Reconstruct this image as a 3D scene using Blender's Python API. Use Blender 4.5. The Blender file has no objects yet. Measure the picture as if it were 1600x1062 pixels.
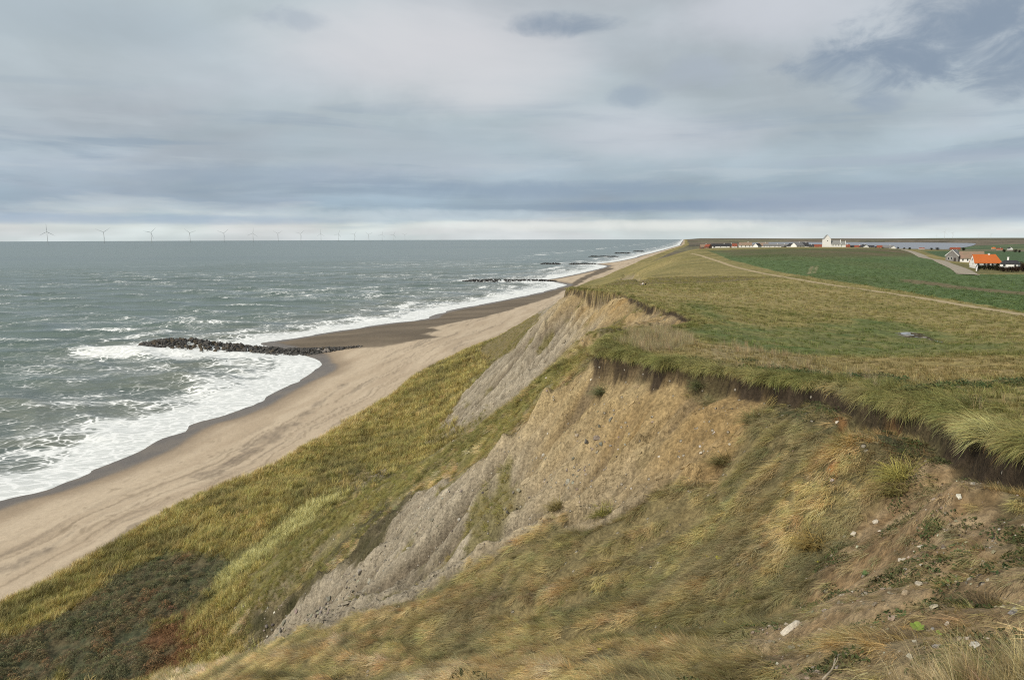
import bpy, bmesh, math, random
import numpy as np
from mathutils import Vector, Matrix, Euler

random.seed(7)
RNG = np.random.default_rng(7)
SC = bpy.context.scene
COL = SC.collection
R_EARTH = 7.4e6          # earth radius with mean refraction

# ------------------------------------------------------------------ camera
EYE = np.array([0.0, 0.0, 45.0])
FPX = 1067.0             # focal length in pixels of the 1600 px wide frame
PITCH = math.radians(8.54)
ROLL = math.radians(0.14)
cam_data = bpy.data.cameras.new('camera')
cam_data.lens = 36.0 * FPX / 1600.0
cam_data.sensor_width = 36.0
cam_data.clip_start = 0.05
cam_data.clip_end = 120000.0
cam = bpy.data.objects.new('camera', cam_data)
COL.objects.link(cam)
CAM_R = Matrix.Rotation(math.pi / 2 - PITCH, 3, 'X') @ Matrix.Rotation(-ROLL, 3, 'Z')
cam.matrix_world = Matrix.Translation(Vector(EYE)) @ CAM_R.to_4x4()
SC.camera = cam
CR = np.array(CAM_R)     # columns: right, up, back

# ------------------------------------------------------------------ world: overcast sky
SUN_EL, SUN_AZ = math.radians(36), math.radians(238)     # azimuth clockwise from the view direction (+Y): from behind, left
world = bpy.data.worlds.new('World')
SC.world = world
world.use_nodes = True


class NT:
    """small helper for writing node trees"""
    def __init__(self, tree):
        self.t = tree
        tree.nodes.clear()

    def n(self, kind, **kw):
        nd = self.t.nodes.new(kind)
        ins = kw.pop('ins', {})
        for k, v in kw.items():
            setattr(nd, k, v)
        for k, v in ins.items():
            self.set(nd.inputs[k], v)
        return nd

    def set(self, sock, v):
        if isinstance(v, bpy.types.NodeSocket):
            self.t.links.new(v, sock)
        elif isinstance(v, bpy.types.Node):
            self.t.links.new(v.outputs[0], sock)
        else:
            sock.default_value = v

    def math(self, op, a, b=0.0, c=0.0, clamp=False):
        nd = self.n('ShaderNodeMath', operation=op, use_clamp=clamp)
        self.set(nd.inputs[0], a); self.set(nd.inputs[1], b); self.set(nd.inputs[2], c)
        return nd.outputs[0]

    def vmath(self, op, a, b=(0, 0, 0)):
        nd = self.n('ShaderNodeVectorMath', operation=op)
        self.set(nd.inputs[0], a); self.set(nd.inputs[1], b)
        return nd.outputs[0]

    def mix(self, fac, a, b, blend='MIX'):
        nd = self.n('ShaderNodeMix', data_type='RGBA', blend_type=blend)
        self.set(nd.inputs[0], fac); self.set(nd.inputs[6], a); self.set(nd.inputs[7], b)
        return nd.outputs[2]

    def ramp(self, fac, stops, interp='LINEAR'):
        nd = self.n('ShaderNodeValToRGB')
        nd.color_ramp.interpolation = interp
        e = nd.color_ramp.elements
        while len(e) < len(stops):
            e.new(0.5)
        for el, (p, c) in zip(e, stops):
            el.position = p
            el.color = c if len(c) == 4 else (*c, 1)
        self.set(nd.inputs[0], fac)
        return nd.outputs[0]

    def noise(self, vec, scale, detail=4, rough=0.5, dist=0.0, lac=2.0):
        nd = self.n('ShaderNodeTexNoise', ins={'Scale': scale, 'Detail': detail, 'Roughness': rough, 'Distortion': dist, 'Lacunarity': lac})
        if vec is not None:
            self.set(nd.inputs['Vector'], vec)
        return nd.outputs[0]

    def maprange(self, v, a, b, c=0.0, d=1.0, smooth=True):
        nd = self.n('ShaderNodeMapRange', interpolation_type='SMOOTHSTEP' if smooth else 'LINEAR')
        for i, x in enumerate((v, a, b, c, d)):
            self.set(nd.inputs[i], x)
        return nd.outputs[0]


def srgb(r, g, b):
    f = lambda c: (c / 255 / 12.92) if c / 255 <= 0.04045 else ((c / 255 + 0.055) / 1.055) ** 2.4
    return (f(r), f(g), f(b))


def build_world():
    w = NT(world.node_tree)
    tc = w.n('ShaderNodeTexCoord').outputs['Generated']
    d = w.vmath('NORMALIZE', tc)
    sep = w.n('ShaderNodeSeparateXYZ', ins={0: d})
    x, y, z = sep.outputs
    el = w.math('ARCSINE', z)                                   # elevation in radians
    # clouds lie on a sheet overhead: direction / (height + a little)
    zz = w.math('ADD', w.math('MAXIMUM', z, 0.0), 0.16)
    u, v = w.math('DIVIDE', x, zz), w.math('DIVIDE', y, zz)
    pl = w.n('ShaderNodeCombineXYZ', ins={0: u, 1: v, 2: 0.0}).outputs[0]
    n_big = w.noise(w.vmath('ADD', pl, (3.1, 1.7, 0)), 0.55, 3, 0.5, 0.4)
    n_mid = w.noise(w.vmath('ADD', pl, (8.3, 2.2, 0)), 1.5, 5, 0.52, 0.3)
    n_col = w.noise(w.vmath('ADD', pl, (5.5, 9.1, 2.0)), 0.8, 3, 0.5, 0.4)
    n_edge = w.noise(w.vmath('MULTIPLY', d, (13.0, 13.0, 24.0)), 1.0, 9, 0.62, 0.5)
    n_soft = w.noise(w.vmath('MULTIPLY', d, (3.4, 3.4, 7.5)), 1.0, 5, 0.55, 0.3)
    # long thin layers near the horizon
    st = w.n('ShaderNodeCombineXYZ', ins={0: w.math('MULTIPLY', x, 3.2), 1: w.math('MULTIPLY', y, 3.2), 2: w.math('MULTIPLY', z, 30.0)}).outputs[0]
    n_str = w.noise(st, 1.1, 6, 0.55, 0.4)
    st2 = w.n('ShaderNodeCombineXYZ', ins={0: w.math('MULTIPLY', x, 9.0), 1: w.math('MULTIPLY', y, 9.0), 2: w.math('MULTIPLY', z, 42.0)}).outputs[0]
    n_cum = w.noise(st2, 1.6, 6, 0.6, 0.2)
    az = w.math('ARCTAN2', x, y)
    grey = lambda k: w.n('ShaderNodeCombineXYZ', ins={0: k, 1: k, 2: k}).outputs[0]
    # base cloud colour by elevation
    e1 = w.math('ADD', el, w.math('MULTIPLY', w.math('SUBTRACT', n_str, 0.5), 0.05))
    e1 = w.math('ADD', e1, w.math('MULTIPLY', w.math('SUBTRACT', n_cum, 0.5), w.maprange(el, 0.0, 0.03, 0.0, 0.02)))
    base = w.ramp(w.math('MULTIPLY', e1, 1.6), [
        (0.0, srgb(203, 211, 214)), (0.026, srgb(207, 213, 214)), (0.046, srgb(176, 190, 201)), (0.075, srgb(150, 167, 184)),
        (0.16, srgb(166, 178, 189)), (0.28, srgb(174, 184, 191)), (0.62, srgb(180, 188, 194)), (1.0, srgb(180, 188, 195))])
    warm = w.mix(w.maprange(n_col, 0.38, 0.62), w.mix(1.0, base, (0.965, 1.0, 1.01, 1), 'MULTIPLY'), w.mix(1.0, base, (1.012, 0.992, 1.012, 1), 'MULTIPLY'))
    c1 = w.mix(1.0, warm, grey(w.maprange(n_big, 0.30, 0.70, 0.86, 1.13)), 'MULTIPLY')
    c1 = w.mix(1.0, c1, grey(w.maprange(n_mid, 0.3, 0.7, 0.95, 1.05)), 'MULTIPLY')
    c1 = w.mix(1.0, c1, grey(w.maprange(n_soft, 0.3, 0.7, 0.90, 1.08)), 'MULTIPLY')
    low = w.math('MULTIPLY', w.maprange(el, 0.26, 0.09), w.maprange(el, 0.012, 0.04))
    c2 = w.mix(w.math('MULTIPLY', w.maprange(n_str, 0.50, 0.68), w.math('MULTIPLY', low, 0.62)), c1, srgb(133, 151, 171) + (1,))
    c2 = w.mix(w.math('MULTIPLY', w.maprange(n_str, 0.47, 0.34), w.math('MULTIPLY', low, 0.35)), c2, srgb(188, 197, 204) + (1,))

    def cloud(col_in, px, py, rx, ry, colour, amount, k=1.1, noise=n_edge):
        """one cloud of the layer, at its own bearing and height, with a ragged outline"""
        q = Vector(((px - 800) / FPX, -(py - 531) / FPX, -1)) 
        q = (CAM_R @ q).normalized()
        da = w.math('DIVIDE', w.math('SUBTRACT', az, math.atan2(q.x, q.y)), rx / FPX)
        de = w.math('DIVIDE', w.math('SUBTRACT', el, math.asin(q.z)), ry / FPX)
        qq = w.math('ADD', w.math('MULTIPLY', da, da), w.math('MULTIPLY', de, de))
        qq = w.math('ADD', qq, w.math('MULTIPLY', w.math('SUBTRACT', noise, 0.5), -3.9 * k))
        return w.mix(w.math('MULTIPLY', w.maprange(qq, 1.35, -0.3), amount), col_in, (*colour, 1))
    dk, lt = srgb(131, 145, 161), srgb(208, 207, 209)
    c2 = w.mix(1.0, c2, (1.012, 1.0, .968, 1), 'MULTIPLY')
    c2 = cloud(c2, 640, 90, 260, 85, lt, .75, .6, n_soft)
    c2 = cloud(c2, 1180, 20, 150, 40, srgb(200, 201, 207), .5, .6, n_soft)
    c2 = cloud(c2, 1010, 210, 200, 40, srgb(196, 198, 204), .5, .6, n_soft)
    c2 = cloud(c2, 300, 130, 260, 60, srgb(188, 195, 202), .5, .6, n_soft)
    c2 = cloud(c2, 120, 30, 200, 40, srgb(166, 178, 187), .6, .6, n_soft)
    c2 = cloud(c2, 600, 235, 300, 34, srgb(160, 173, 181), .55, .5, n_soft)
    c2 = cloud(c2, 440, 275, 240, 18, srgb(146, 160, 177), .6, .5)
    c2 = cloud(c2, 820, 297, 330, 15, srgb(134, 152, 172), .75, .5)
    c2 = cloud(c2, 1050, 322, 220, 9, srgb(120, 141, 166), .8, .5)
    c2 = cloud(c2, 160, 342, 420, 8, srgb(150, 170, 192), .7, .3)
    c2 = cloud(c2, 1470, 318, 330, 30, srgb(146, 158, 178), .75, .4, n_soft)
    c2 = cloud(c2, 1480, 245, 220, 9, srgb(160, 169, 184), .6, .4)
    c2 = cloud(c2, 880, 38, 78, 19, dk, .85, .8)
    c2 = cloud(c2, 1400, 92, 135, 46, dk, .95, 1.0)
    c2 = cloud(c2, 1530, 48, 150, 62, dk, .95, 1.0)
    c2 = cloud(c2, 1590, 118, 60, 34, dk, .8, 1.0)
    c2 = cloud(c2, 990, 152, 42, 17, srgb(150, 163, 176), .7, .8)
    c2 = cloud(c2, 1380, 160, 34, 14, srgb(146, 159, 173), .7, .8)
    c2 = cloud(c2, 1080, 118, 80, 26, srgb(164, 173, 184), .6, 1.0)
    c2 = cloud(c2, 450, 28, 50, 16, srgb(160, 170, 182), .5, 1.0)
    c2 = cloud(c2, 700, 336, 260, 9, srgb(186, 199, 208), .7, .9)
    c2 = cloud(c2, 1230, 338, 190, 8, srgb(178, 190, 200), .6, .9)
    c3 = cloud(c2, 985, 352, 330, 9, srgb(222, 225, 222), .8, .5)
    sky = w.n('ShaderNodeTexSky', sky_type='NISHITA')
    sky.sun_disc = False
    sky.sun_elevation = SUN_EL
    sky.sun_rotation = SUN_AZ
    sky.altitude = 50
    bg_sky = w.n('ShaderNodeBackground', ins={0: sky.outputs[0], 1: 0.1})
    bg_cl = w.n('ShaderNodeBackground', ins={0: c3, 1: 0.93})
    mx = w.n('ShaderNodeMixShader', ins={0: 0.94, 1: bg_sky.outputs[0], 2: bg_cl.outputs[0]})
    out = w.n('ShaderNodeOutputWorld')
    w.t.links.new(mx.outputs[0], out.inputs[0])


build_world()

sun_data = bpy.data.lights.new('sun', 'SUN')
sun_data.energy = 3.1
sun_data.angle = math.radians(8)
sun_data.color = (1.0, 0.92, 0.80)
sun = bpy.data.objects.new('sun', sun_data)
COL.objects.link(sun)
SUN_DIR = Vector((math.sin(SUN_AZ) * math.cos(SUN_EL), math.cos(SUN_AZ) * math.cos(SUN_EL), math.sin(SUN_EL)))
sun.rotation_euler = SUN_DIR.to_track_quat('Z', 'Y').to_euler()
sun.location = SUN_DIR * 300

SC.view_settings.view_transform = 'Standard'
SC.view_settings.look = 'None'
SC.view_settings.gamma = 1.0
SC.view_settings.use_curve_mapping = False
SC.view_settings.exposure = 0.25
SC.cycles.pixel_filter_type = 'BLACKMAN_HARRIS'
SC.cycles.filter_width = 1.15
SC.cycles.max_bounces = 6
SC.cycles.diffuse_bounces = 3
SC.cycles.transparent_max_bounces = 8
SC.cycles.use_denoising = False


# ------------------------------------------------------------------ numpy helpers
def ray(px, py):
    """direction of the sight line through a point of the 1600 x 1062 photograph"""
    px, py = np.asarray(px, float), np.asarray(py, float)
    c = np.stack([(px - 800) / FPX, -(py - 531) / FPX, -np.ones_like(px)], -1)
    return c @ CR.T


def at_z(px, py, z):
    d = ray(px, py)
    t = (z - EYE[2]) / d[..., 2]
    return EYE + d * t[..., None]


def at_fwd(px, py, Y):
    d = ray(px, py)
    t = Y / d[..., 1]
    return EYE + d * t[..., None]


def project(X, Y, Z):
    v = np.stack([X, Y, np.asarray(Z) - EYE[2]], -1) @ CR
    return 800 + FPX * v[..., 0] / -v[..., 2], 531 - FPX * v[..., 1] / -v[..., 2], -v[..., 2]


def sstep(a, b, x):
    t = np.clip((x - a) / (b - a), 0, 1)
    return t * t * (3 - 2 * t)


def lerp(a, b, t):
    return a + (b - a) * t


def _hash(ix, iy, seed):
    h = (ix.astype(np.int64) * 374761393 + iy.astype(np.int64) * 668265263 + seed * 1274126177) & 0xFFFFFFFF
    h = ((h ^ (h >> 13)) * 1274126177) & 0xFFFFFFFF
    h = (h ^ (h >> 16)) & 0xFFFFFFFF
    return h.astype(np.float64) / 4294967295.0


def vnoise(x, y, seed=0):
    xi, yi = np.floor(x), np.floor(y)
    fx, fy = x - xi, y - yi
    fx = fx * fx * fx * (fx * (fx * 6 - 15) + 10)
    fy = fy * fy * fy * (fy * (fy * 6 - 15) + 10)
    a, b = _hash(xi, yi, seed), _hash(xi + 1, yi, seed)
    c, d = _hash(xi, yi + 1, seed), _hash(xi + 1, yi + 1, seed)
    return (a + (b - a) * fx) * (1 - fy) + (c + (d - c) * fx) * fy


def fbm(x, y, scale, octs=4, seed=0, gain=0.5):
    s, amp, tot, f = 0.0, 1.0, 0.0, 1.0 / scale
    for i in range(octs):
        ca, sa = math.cos(0.7 * i + seed), math.sin(0.7 * i + seed)
        s = s + amp * vnoise((x * ca - y * sa) * f + 17.3 * i, (x * sa + y * ca) * f - 9.1 * i, seed * 31 + i)
        tot += amp
        amp *= gain
        f *= 2.03
    return s / tot * 2 - 1         # about -1 .. 1


class TPS:
    def __init__(self, pts, vals, smooth=0.0):
        self.p = np.asarray(pts, float)
        self.sc = np.abs(self.p).max()
        self.p = self.p / self.sc
        n = len(self.p)
        K = self._k(self.p, self.p) + np.eye(n) * smooth
        A = np.zeros((n + 3, n + 3))
        A[:n, :n] = K
        A[:n, n] = 1; A[:n, n + 1:] = self.p
        A[n, :n] = 1; A[n + 1:, :n] = self.p.T
        self.w = np.linalg.lstsq(A, np.r_[np.asarray(vals, float), 0, 0, 0], rcond=None)[0]

    def _k(self, a, b):
        r2 = (a[:, None, 0] - b[None, :, 0]) ** 2 + (a[:, None, 1] - b[None, :, 1]) ** 2
        return 0.5 * r2 * np.log(r2 + 1e-12)

    def __call__(self, x, y):
        sh = np.shape(x)
        q = np.stack([np.ravel(x), np.ravel(y)], -1) / self.sc
        out = np.empty(len(q))
        n = len(self.p)
        for i in range(0, len(q), 60000):
            qq = q[i:i + 60000]
            out[i:i + 60000] = self._k(qq, self.p) @ self.w[:n] + self.w[n] + qq @ self.w[n + 1:]
        return out.reshape(sh)


def poly_dist(x, y, pts, closed=False):
    """unsigned distance to a polyline and the parameter (vertex index + fraction) of the nearest point"""
    pts = np.asarray(pts, float)
    if closed:
        pts = np.vstack([pts, pts[:1]])
    best = np.full(np.shape(x), 1e18)
    par = np.zeros(np.shape(x))
    for i in range(len(pts) - 1):
        ax, ay = pts[i, :2]
        bx, by = pts[i + 1, :2]
        dx, dy = bx - ax, by - ay
        t = np.clip(((x - ax) * dx + (y - ay) * dy) / (dx * dx + dy * dy + 1e-12), 0, 1)
        d2 = (x - ax - t * dx) ** 2 + (y - ay - t * dy) ** 2
        m = d2 < best
        best = np.where(m, d2, best)
        par = np.where(m, i + t, par)
    return np.sqrt(best), par


def inside(x, y, pts):
    pts = np.asarray(pts, float)
    c = np.zeros(np.shape(x), bool)
    j = len(pts) - 1
    for i in range(len(pts)):
        xi, yi = pts[i, :2]
        xj, yj = pts[j, :2]
        if yi != yj:
            c ^= ((yi > y) != (yj > y)) & (x < (xj - xi) * (y - yi) / (yj - yi) + xi)
        j = i
    return c


def sdist(x, y, pts):
    d, _ = poly_dist(x, y, pts, True)
    return np.where(inside(x, y, pts), d, -d)


def smooth_line(pts, n=6):
    """Catmull-Rom through the points"""
    p = np.asarray(pts, float)
    p = np.vstack([2 * p[0] - p[1], p, 2 * p[-1] - p[-2]])
    out = []
    for i in range(1, len(p) - 2):
        for k in range(n):
            t = k / n
            a, b, c, d = p[i - 1], p[i], p[i + 1], p[i + 2]
            out.append(0.5 * ((2 * b) + (-a + c) * t + (2 * a - 5 * b + 4 * c - d) * t * t + (-a + 3 * b - 3 * c + d) * t ** 3))
    out.append(p[-2])
    return np.array(out)


# ------------------------------------------------------------------ lie of the land
# waterline (height 0)
_sh = [(-420, 930), (-200, 852), (0, 781), (50, 766), (90, 753), (135, 737), (180, 720), (218, 704), (245, 688), (300, 662), (345, 650), (388, 634),
       (425, 614), (470, 592), (492, 576), (488, 566), (474, 556), (440, 546), (405, 537), (440, 531), (520, 518), (600, 506), (665, 498), (672, 494), (705, 484), (770, 472),
       (838, 458), (868, 450), (884, 445), (866, 441), (846, 438), (866, 435), (905, 427), (946, 417), (944, 414.5), (930, 412.5), (960, 409), (990, 403), (1002, 399), (1030, 392), (1062, 383)]
SHORE = at_z([p[0] for p in _sh], [p[1] for p in _sh], np.zeros(len(_sh)))[:, :2]
SHORE = np.vstack([[-150, -120], [-135, 0], smooth_line(SHORE, 4), [9000, 36000]])
SHORE_POLY = np.vstack([SHORE, [40000, 36000], [40000, -2000], [-150, -2000]])
# foot of the grass above the beach (height about 3.5)
_gl = [(-420, 1090), (-200, 1015), (0, 944), (65, 912), (130, 878), (200, 836), (262, 800), (330, 765), (400, 738), (452, 718), (470, 700), (515, 675), (565, 645), (615, 622), (640, 598),
       (690, 572), (740, 546), (780, 530), (812, 512), (835, 497), (868, 474), (900, 449), (922, 439), (940, 434), (968, 421), (992, 411), (1002, 406), (1040, 391.5), (1068, 382.5)]
GRASS = at_z([p[0] for p in _gl], [p[1] for p in _gl], np.full(len(_gl), 3.4))[:, :2]
GRASS = np.vstack([[-75, -120], [-72, 20], GRASS, [9060, 36000]])
GRASS_POLY = np.vstack([GRASS, [40000, 36000], [40000, -2000], [-75, -2000]])

# plateau heights: (px, py, z)
_pl = [(1600, 703, 40.2), (1500, 667, 39.7), (1370, 624, 39.2), (1250, 597, 38.8), (1080, 572, 38.3), (935, 547, 37.9), (1600, 620, 39.6), (1600, 560, 37.6),
       (1400, 580, 37.4), (1250, 560, 37.3), (1100, 540, 37.4), (1000, 530, 37.6), (1200, 545, 36.8), (1440, 527, 35.0), (1250, 500, 35.4), (1600, 530, 36.0), (1100, 500, 36.3), (970, 458, 36.2),
       (880, 450, 35.6), (930, 452, 35.9), (1200, 450, 33.6), (1600, 493, 34.2), (1400, 458, 33.0), (1200, 427, 32.0), (1090, 398, 33.0), (1050, 420, 31.0), (1100, 440, 32.6), (985, 440, 32.5),
       (1000, 425, 29), (1600, 440, 31.5), (1600, 413, 29.0), (1300, 389, 36.2), (1200, 389, 36), (1400, 390, 35), (1300, 405, 33.8), (1300, 432, 32.4), (1120, 391, 34),
       (1450, 403, 31.6), (1500, 400, 30.5), (1600, 395, 27), (1535, 410, 29.2)]
_pp = at_z([p[0] for p in _pl], [p[1] for p in _pl], np.array([p[2] for p in _pl]))
_px = [p for p in _pp] + [np.array(q, float) for q in ((1.0, 0.5, 43.3), (2.3, 2.8, 43.0), (6, 3.5, 42.6), (9.5, 7, 41.4), (8, -10, 43.5), (40, -5, 42), (40, 20, 40), (100, 0, 38), (100, 60, 35), (-10, -20, 43),
       (200, 0, 33), (300, 300, 28), (500, 200, 26), (800, 500, 22), (300, -200, 32), (0, -300, 36), (700, 1100, 23), (300, 1100, 28), (500, 1400, 18), (1200, 1200, 15), (420, 1900, 14))]
_px = np.array(_px)


def logpol(x, y):
    r = np.hypot(x, y)
    L = np.log((r + 14) / 14)
    a = np.arctan2(x, y)
    return L * np.sin(a * 0.9), L * np.cos(a * 0.9)


TPS_P = TPS(np.stack(logpol(_px[:, 0], _px[:, 1]), -1), _px[:, 2], 1e-4)

# cliff edge, from behind the camera round the bowl to the far spur and on
_rm = [(1600, 705, 40.1), (1560, 690, 40.0), (1500, 668, 39.7), (1460, 648, 39.5), (1410, 632, 39.3), (1370, 624, 39.2), (1310, 606, 39.0), (1250, 597, 38.8), (1190, 587, 38.6), (1130, 578, 38.4),
       (1080, 573, 38.3), (1030, 566, 38.2), (985, 556, 38.0), (940, 549, 37.9), (935, 543, 37.9)]
RIM_NEAR = at_z([p[0] for p in _rm], [p[1] for p in _rm], np.array([p[2] for p in _rm]))[:, :2]
_rn = [(946, 528, 37.5), (985, 519, 37.2), (1040, 512, 36.9), (1075, 505, 36.6), (1088, 499, 36.5), (1060, 489, 36.4), (1020, 478, 36.3), (990, 468, 36.2), (972, 459, 36.15), (940, 456, 36.0), (910, 452, 35.8), (884, 450, 35.6)]
RIM_FAR = at_z([p[0] for p in _rn], [p[1] for p in _rn], np.array([p[2] for p in _rn]))[:, :2]
RIM = np.vstack([[-30, -120], [-14, -40], [-6, -10], [-1.5, -1.5], [0.5, 1.6], [1.45, 2.7], [2.2, 3.1], [4.0, 3.1], [7.5, 4.6], [10.3, 8.0], [11.6, 11.5], RIM_NEAR, RIM_FAR,
                 [14, 140], [22, 152], [34, 166], [60, 190], [100, 240]])
RIM_POLY = np.vstack([RIM, [2000, 240], [2000, -2000], [-30, -2000]])
N_RIM0 = 10

# face of the cliff and foreland: (px, py, distance ahead)
_sl = [(800, 1062, 14), (1150, 1062, 9.6), (1450, 950, 10), (1300, 900, 15.5), (1450, 800, 15), (1550, 850, 12), (1550, 1000, 7.4), (1000, 1000, 17), (1200, 900, 18), (1000, 900, 24), (1100, 800, 25.5), (1200, 750, 24),
       (1330, 700, 20.5), (1500, 740, 14.6), (1250, 650, 25.8), (1350, 1062, 6.8),
       (830, 860, 30.5), (640, 930, 36), (480, 990, 40.5), (290, 1062, 45.5), (730, 900, 33),
       (1000, 650, 35.5), (1000, 700, 33.8), (900, 750, 35.5), (800, 800, 37.5), (700, 850, 40.5), (600, 880, 45), (500, 950, 48), (420, 990, 52), (1100, 650, 31.5), (1100, 700, 29.5), (940, 600, 41.5), (900, 650, 41.5),
       (350, 1025, 55),
       (860, 600, 53), (780, 660, 59), (700, 710, 62), (600, 770, 63), (500, 830, 64), (420, 890, 63), (330, 955, 62),
       (900, 552, 62), (940, 520, 72), (900, 540, 76), (850, 590, 79),
       (830, 515, 134), (765, 575, 141), (710, 635, 146), (900, 520, 113), (850, 600, 104), (780, 650, 105), (720, 690, 108), (660, 700, 116), (600, 740, 106), (870, 480, 124), (940, 490, 106), (960, 475, 102),
       (1030, 497, 80), (1000, 505, 78), (1060, 500, 74),
       (560, 735, 96), (430, 830, 82), (310, 950, 66)]
_sp = [at_fwd(a, b, c) for a, b, c in _sl]
_sx = [np.array(q, float) for q in (
    (-4, 8, 37.5), (-2, 4, 40.6), (0.5, 4.5, 41.6), (4, 5.0, 41.2), (7.5, 7, 40.6), (9.6, 10, 40), (-10, 14, 29), (-20, 14, 22), (-30, 14, 14.5), (-42, 14, 8.0), (-55, 14, 6), (-20, 30, 20), (-30, 35, 12.5), (-40, 40, 7.5),
    (-12, 25, 26.5), (-10, -15, 38), (-30, -15, 24), (-50, -15, 10), (-28, 50, 10.2), (-24, 56, 11),
    (4, 66, 29), (0, 76, 26), (-4, 84, 20.5), (-12, 88, 13.5), (10, 62, 33.5), (14, 72, 34.2),
    (-46, 56, 6), (-40, 70, 6), (-52, 70, 4.5), (-36, 62, 7), (-60, 55, 4),
    (2, 146, 24), (10, 152, 25), (20, 165, 27), (32, 180, 30), (-8, 156, 13), (6, 170, 17), (20, 190, 21), (-20, 165, 7), (-10, 190, 8), (40, 220, 24), (10, 220, 10))]
# the foreland between beach and cliff foot
_fl = []
for i, (gx, gy) in enumerate(GRASS[2:19]):
    if gy < 420:
        _fl.append(np.array([gx, gy, 3.5]))
_sx += _fl[::2]
# the top of the face just under the edge follows the plateau height
_rimtop = []
for k, (rx, ry) in enumerate(RIM[:-3]):
    if k % 2 == 0 and ry > 2:
        _rimtop.append((rx, ry, TPS_P(*[np.array([c]) for c in logpol(rx, ry)])[0] - 0.95))
_sx += [np.array(q) for q in _rimtop]
_spts = np.array(_sp + _sx)
TPS_S = TPS(_spts[:, :2], _spts[:, 2], 2e-6)


def plateau(x, y):
    r = np.hypot(x, y)
    p = TPS_P(*logpol(np.where(r > 2000, x / np.maximum(r, 1) * 2000, x), np.where(r > 2000, y / np.maximum(r, 1) * 2000, y)))
    far = 14 + 10 * fbm(x, y, 3500, 3, 5)
    hills = 14 * sstep(7000, 13000, r) * (0.7 + 0.5 * fbm(x, y, 5000, 3, 9))
    az = np.degrees(np.arctan2(x, y))
    coastal = 1 - sstep(0, 700, d_grass_approx(x, y))
    f = np.clip(far, 4, 30) + hills + coastal * 6
    return lerp(p, f, sstep(1300, 2400, r))


def d_grass_approx(x, y):
    return (x - 60 - y * 0.249) * 0.97


LAKE = []
for az, r in ((19.2, 2600), (24, 2300), (30, 2400), (33.2, 3300), (33.9, 4600), (33.6, 5600), (31, 6000), (27, 6300), (23, 6500), (20.2, 6400), (19.0, 5200), (18.7, 3800)):
    LAKE.append((math.sin(math.radians(az)) * r, math.cos(math.radians(az)) * r))
LAKE = np.array(LAKE)
LAKE_Z = 0.4


def base_height(x, y, detail=False):
    x, y = np.asarray(x, float), np.asarray(y, float)
    dsh = sdist(x, y, SHORE_POLY)
    dgl = sdist(x, y, GRASS_POLY)
    drim = sdist(x, y, RIM_POLY)
    P = plateau(x, y)
    # far coast: land climbs from the beach to the plateau without a bare cliff
    wd = 64 + 22 * fbm(x, y, 120, 2, 3) + np.clip((y - 300) * 0.09, 0, 500)
    L = 3.5 + (P - 3.5) * sstep(-8, wd, dgl)
    S = L.copy()
    near = (y < 215) & (np.abs(x) < 160) & (y > -130)
    if near.any():
        S[near] = np.maximum(TPS_S(x[near], y[near]), 3.0)
    S = lerp(S, L, sstep(165, 210, y))
    S = np.minimum(S, np.where(drim > -25, P + 0.2, 1e9))
    # step at the cliff edge
    z = np.where(drim > 0, P, S)
    z = lerp(z, L, sstep(190, 235, y))
    # beach
    zb = np.where(dsh > 0, 0.062 * dsh, 0.035 * dsh)
    zb = np.clip(zb, -6, 3.0)
    z = np.where(dgl < 0, zb, np.maximum(z, 2.6))
    lk = sdist(x, y, LAKE)
    z = np.where(lk > -300, lerp(z, LAKE_Z - 1.5, sstep(-300, 60, lk)), z)
    return z, dict(shore=dsh, grass=dgl, rim=drim, P=P)


def on_ground(px, py, r0=2.5, r1=3500.0):
    """first point of the land that the sight line through (px, py) meets"""
    px, py = np.atleast_1d(np.asarray(px, float)), np.atleast_1d(np.asarray(py, float))
    d = ray(px, py)
    ts = np.geomspace(r0, r1, 420)
    pts = EYE + d[:, None, :] * ts[None, :, None]
    z, _ = base_height(pts[..., 0], pts[..., 1])
    below = pts[..., 2] < z
    k = np.where(below.any(1), below.argmax(1), len(ts) - 1)
    k = np.maximum(k, 1)
    i = np.arange(len(px))
    g0 = pts[i, k - 1, 2] - z[i, k - 1]
    g1 = z[i, k] - pts[i, k, 2]
    f = np.clip(g0 / np.maximum(g0 + g1, 1e-6), 0, 1)
    p = pts[i, k - 1] + (pts[i, k] - pts[i, k - 1]) * f[:, None]
    return p


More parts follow.
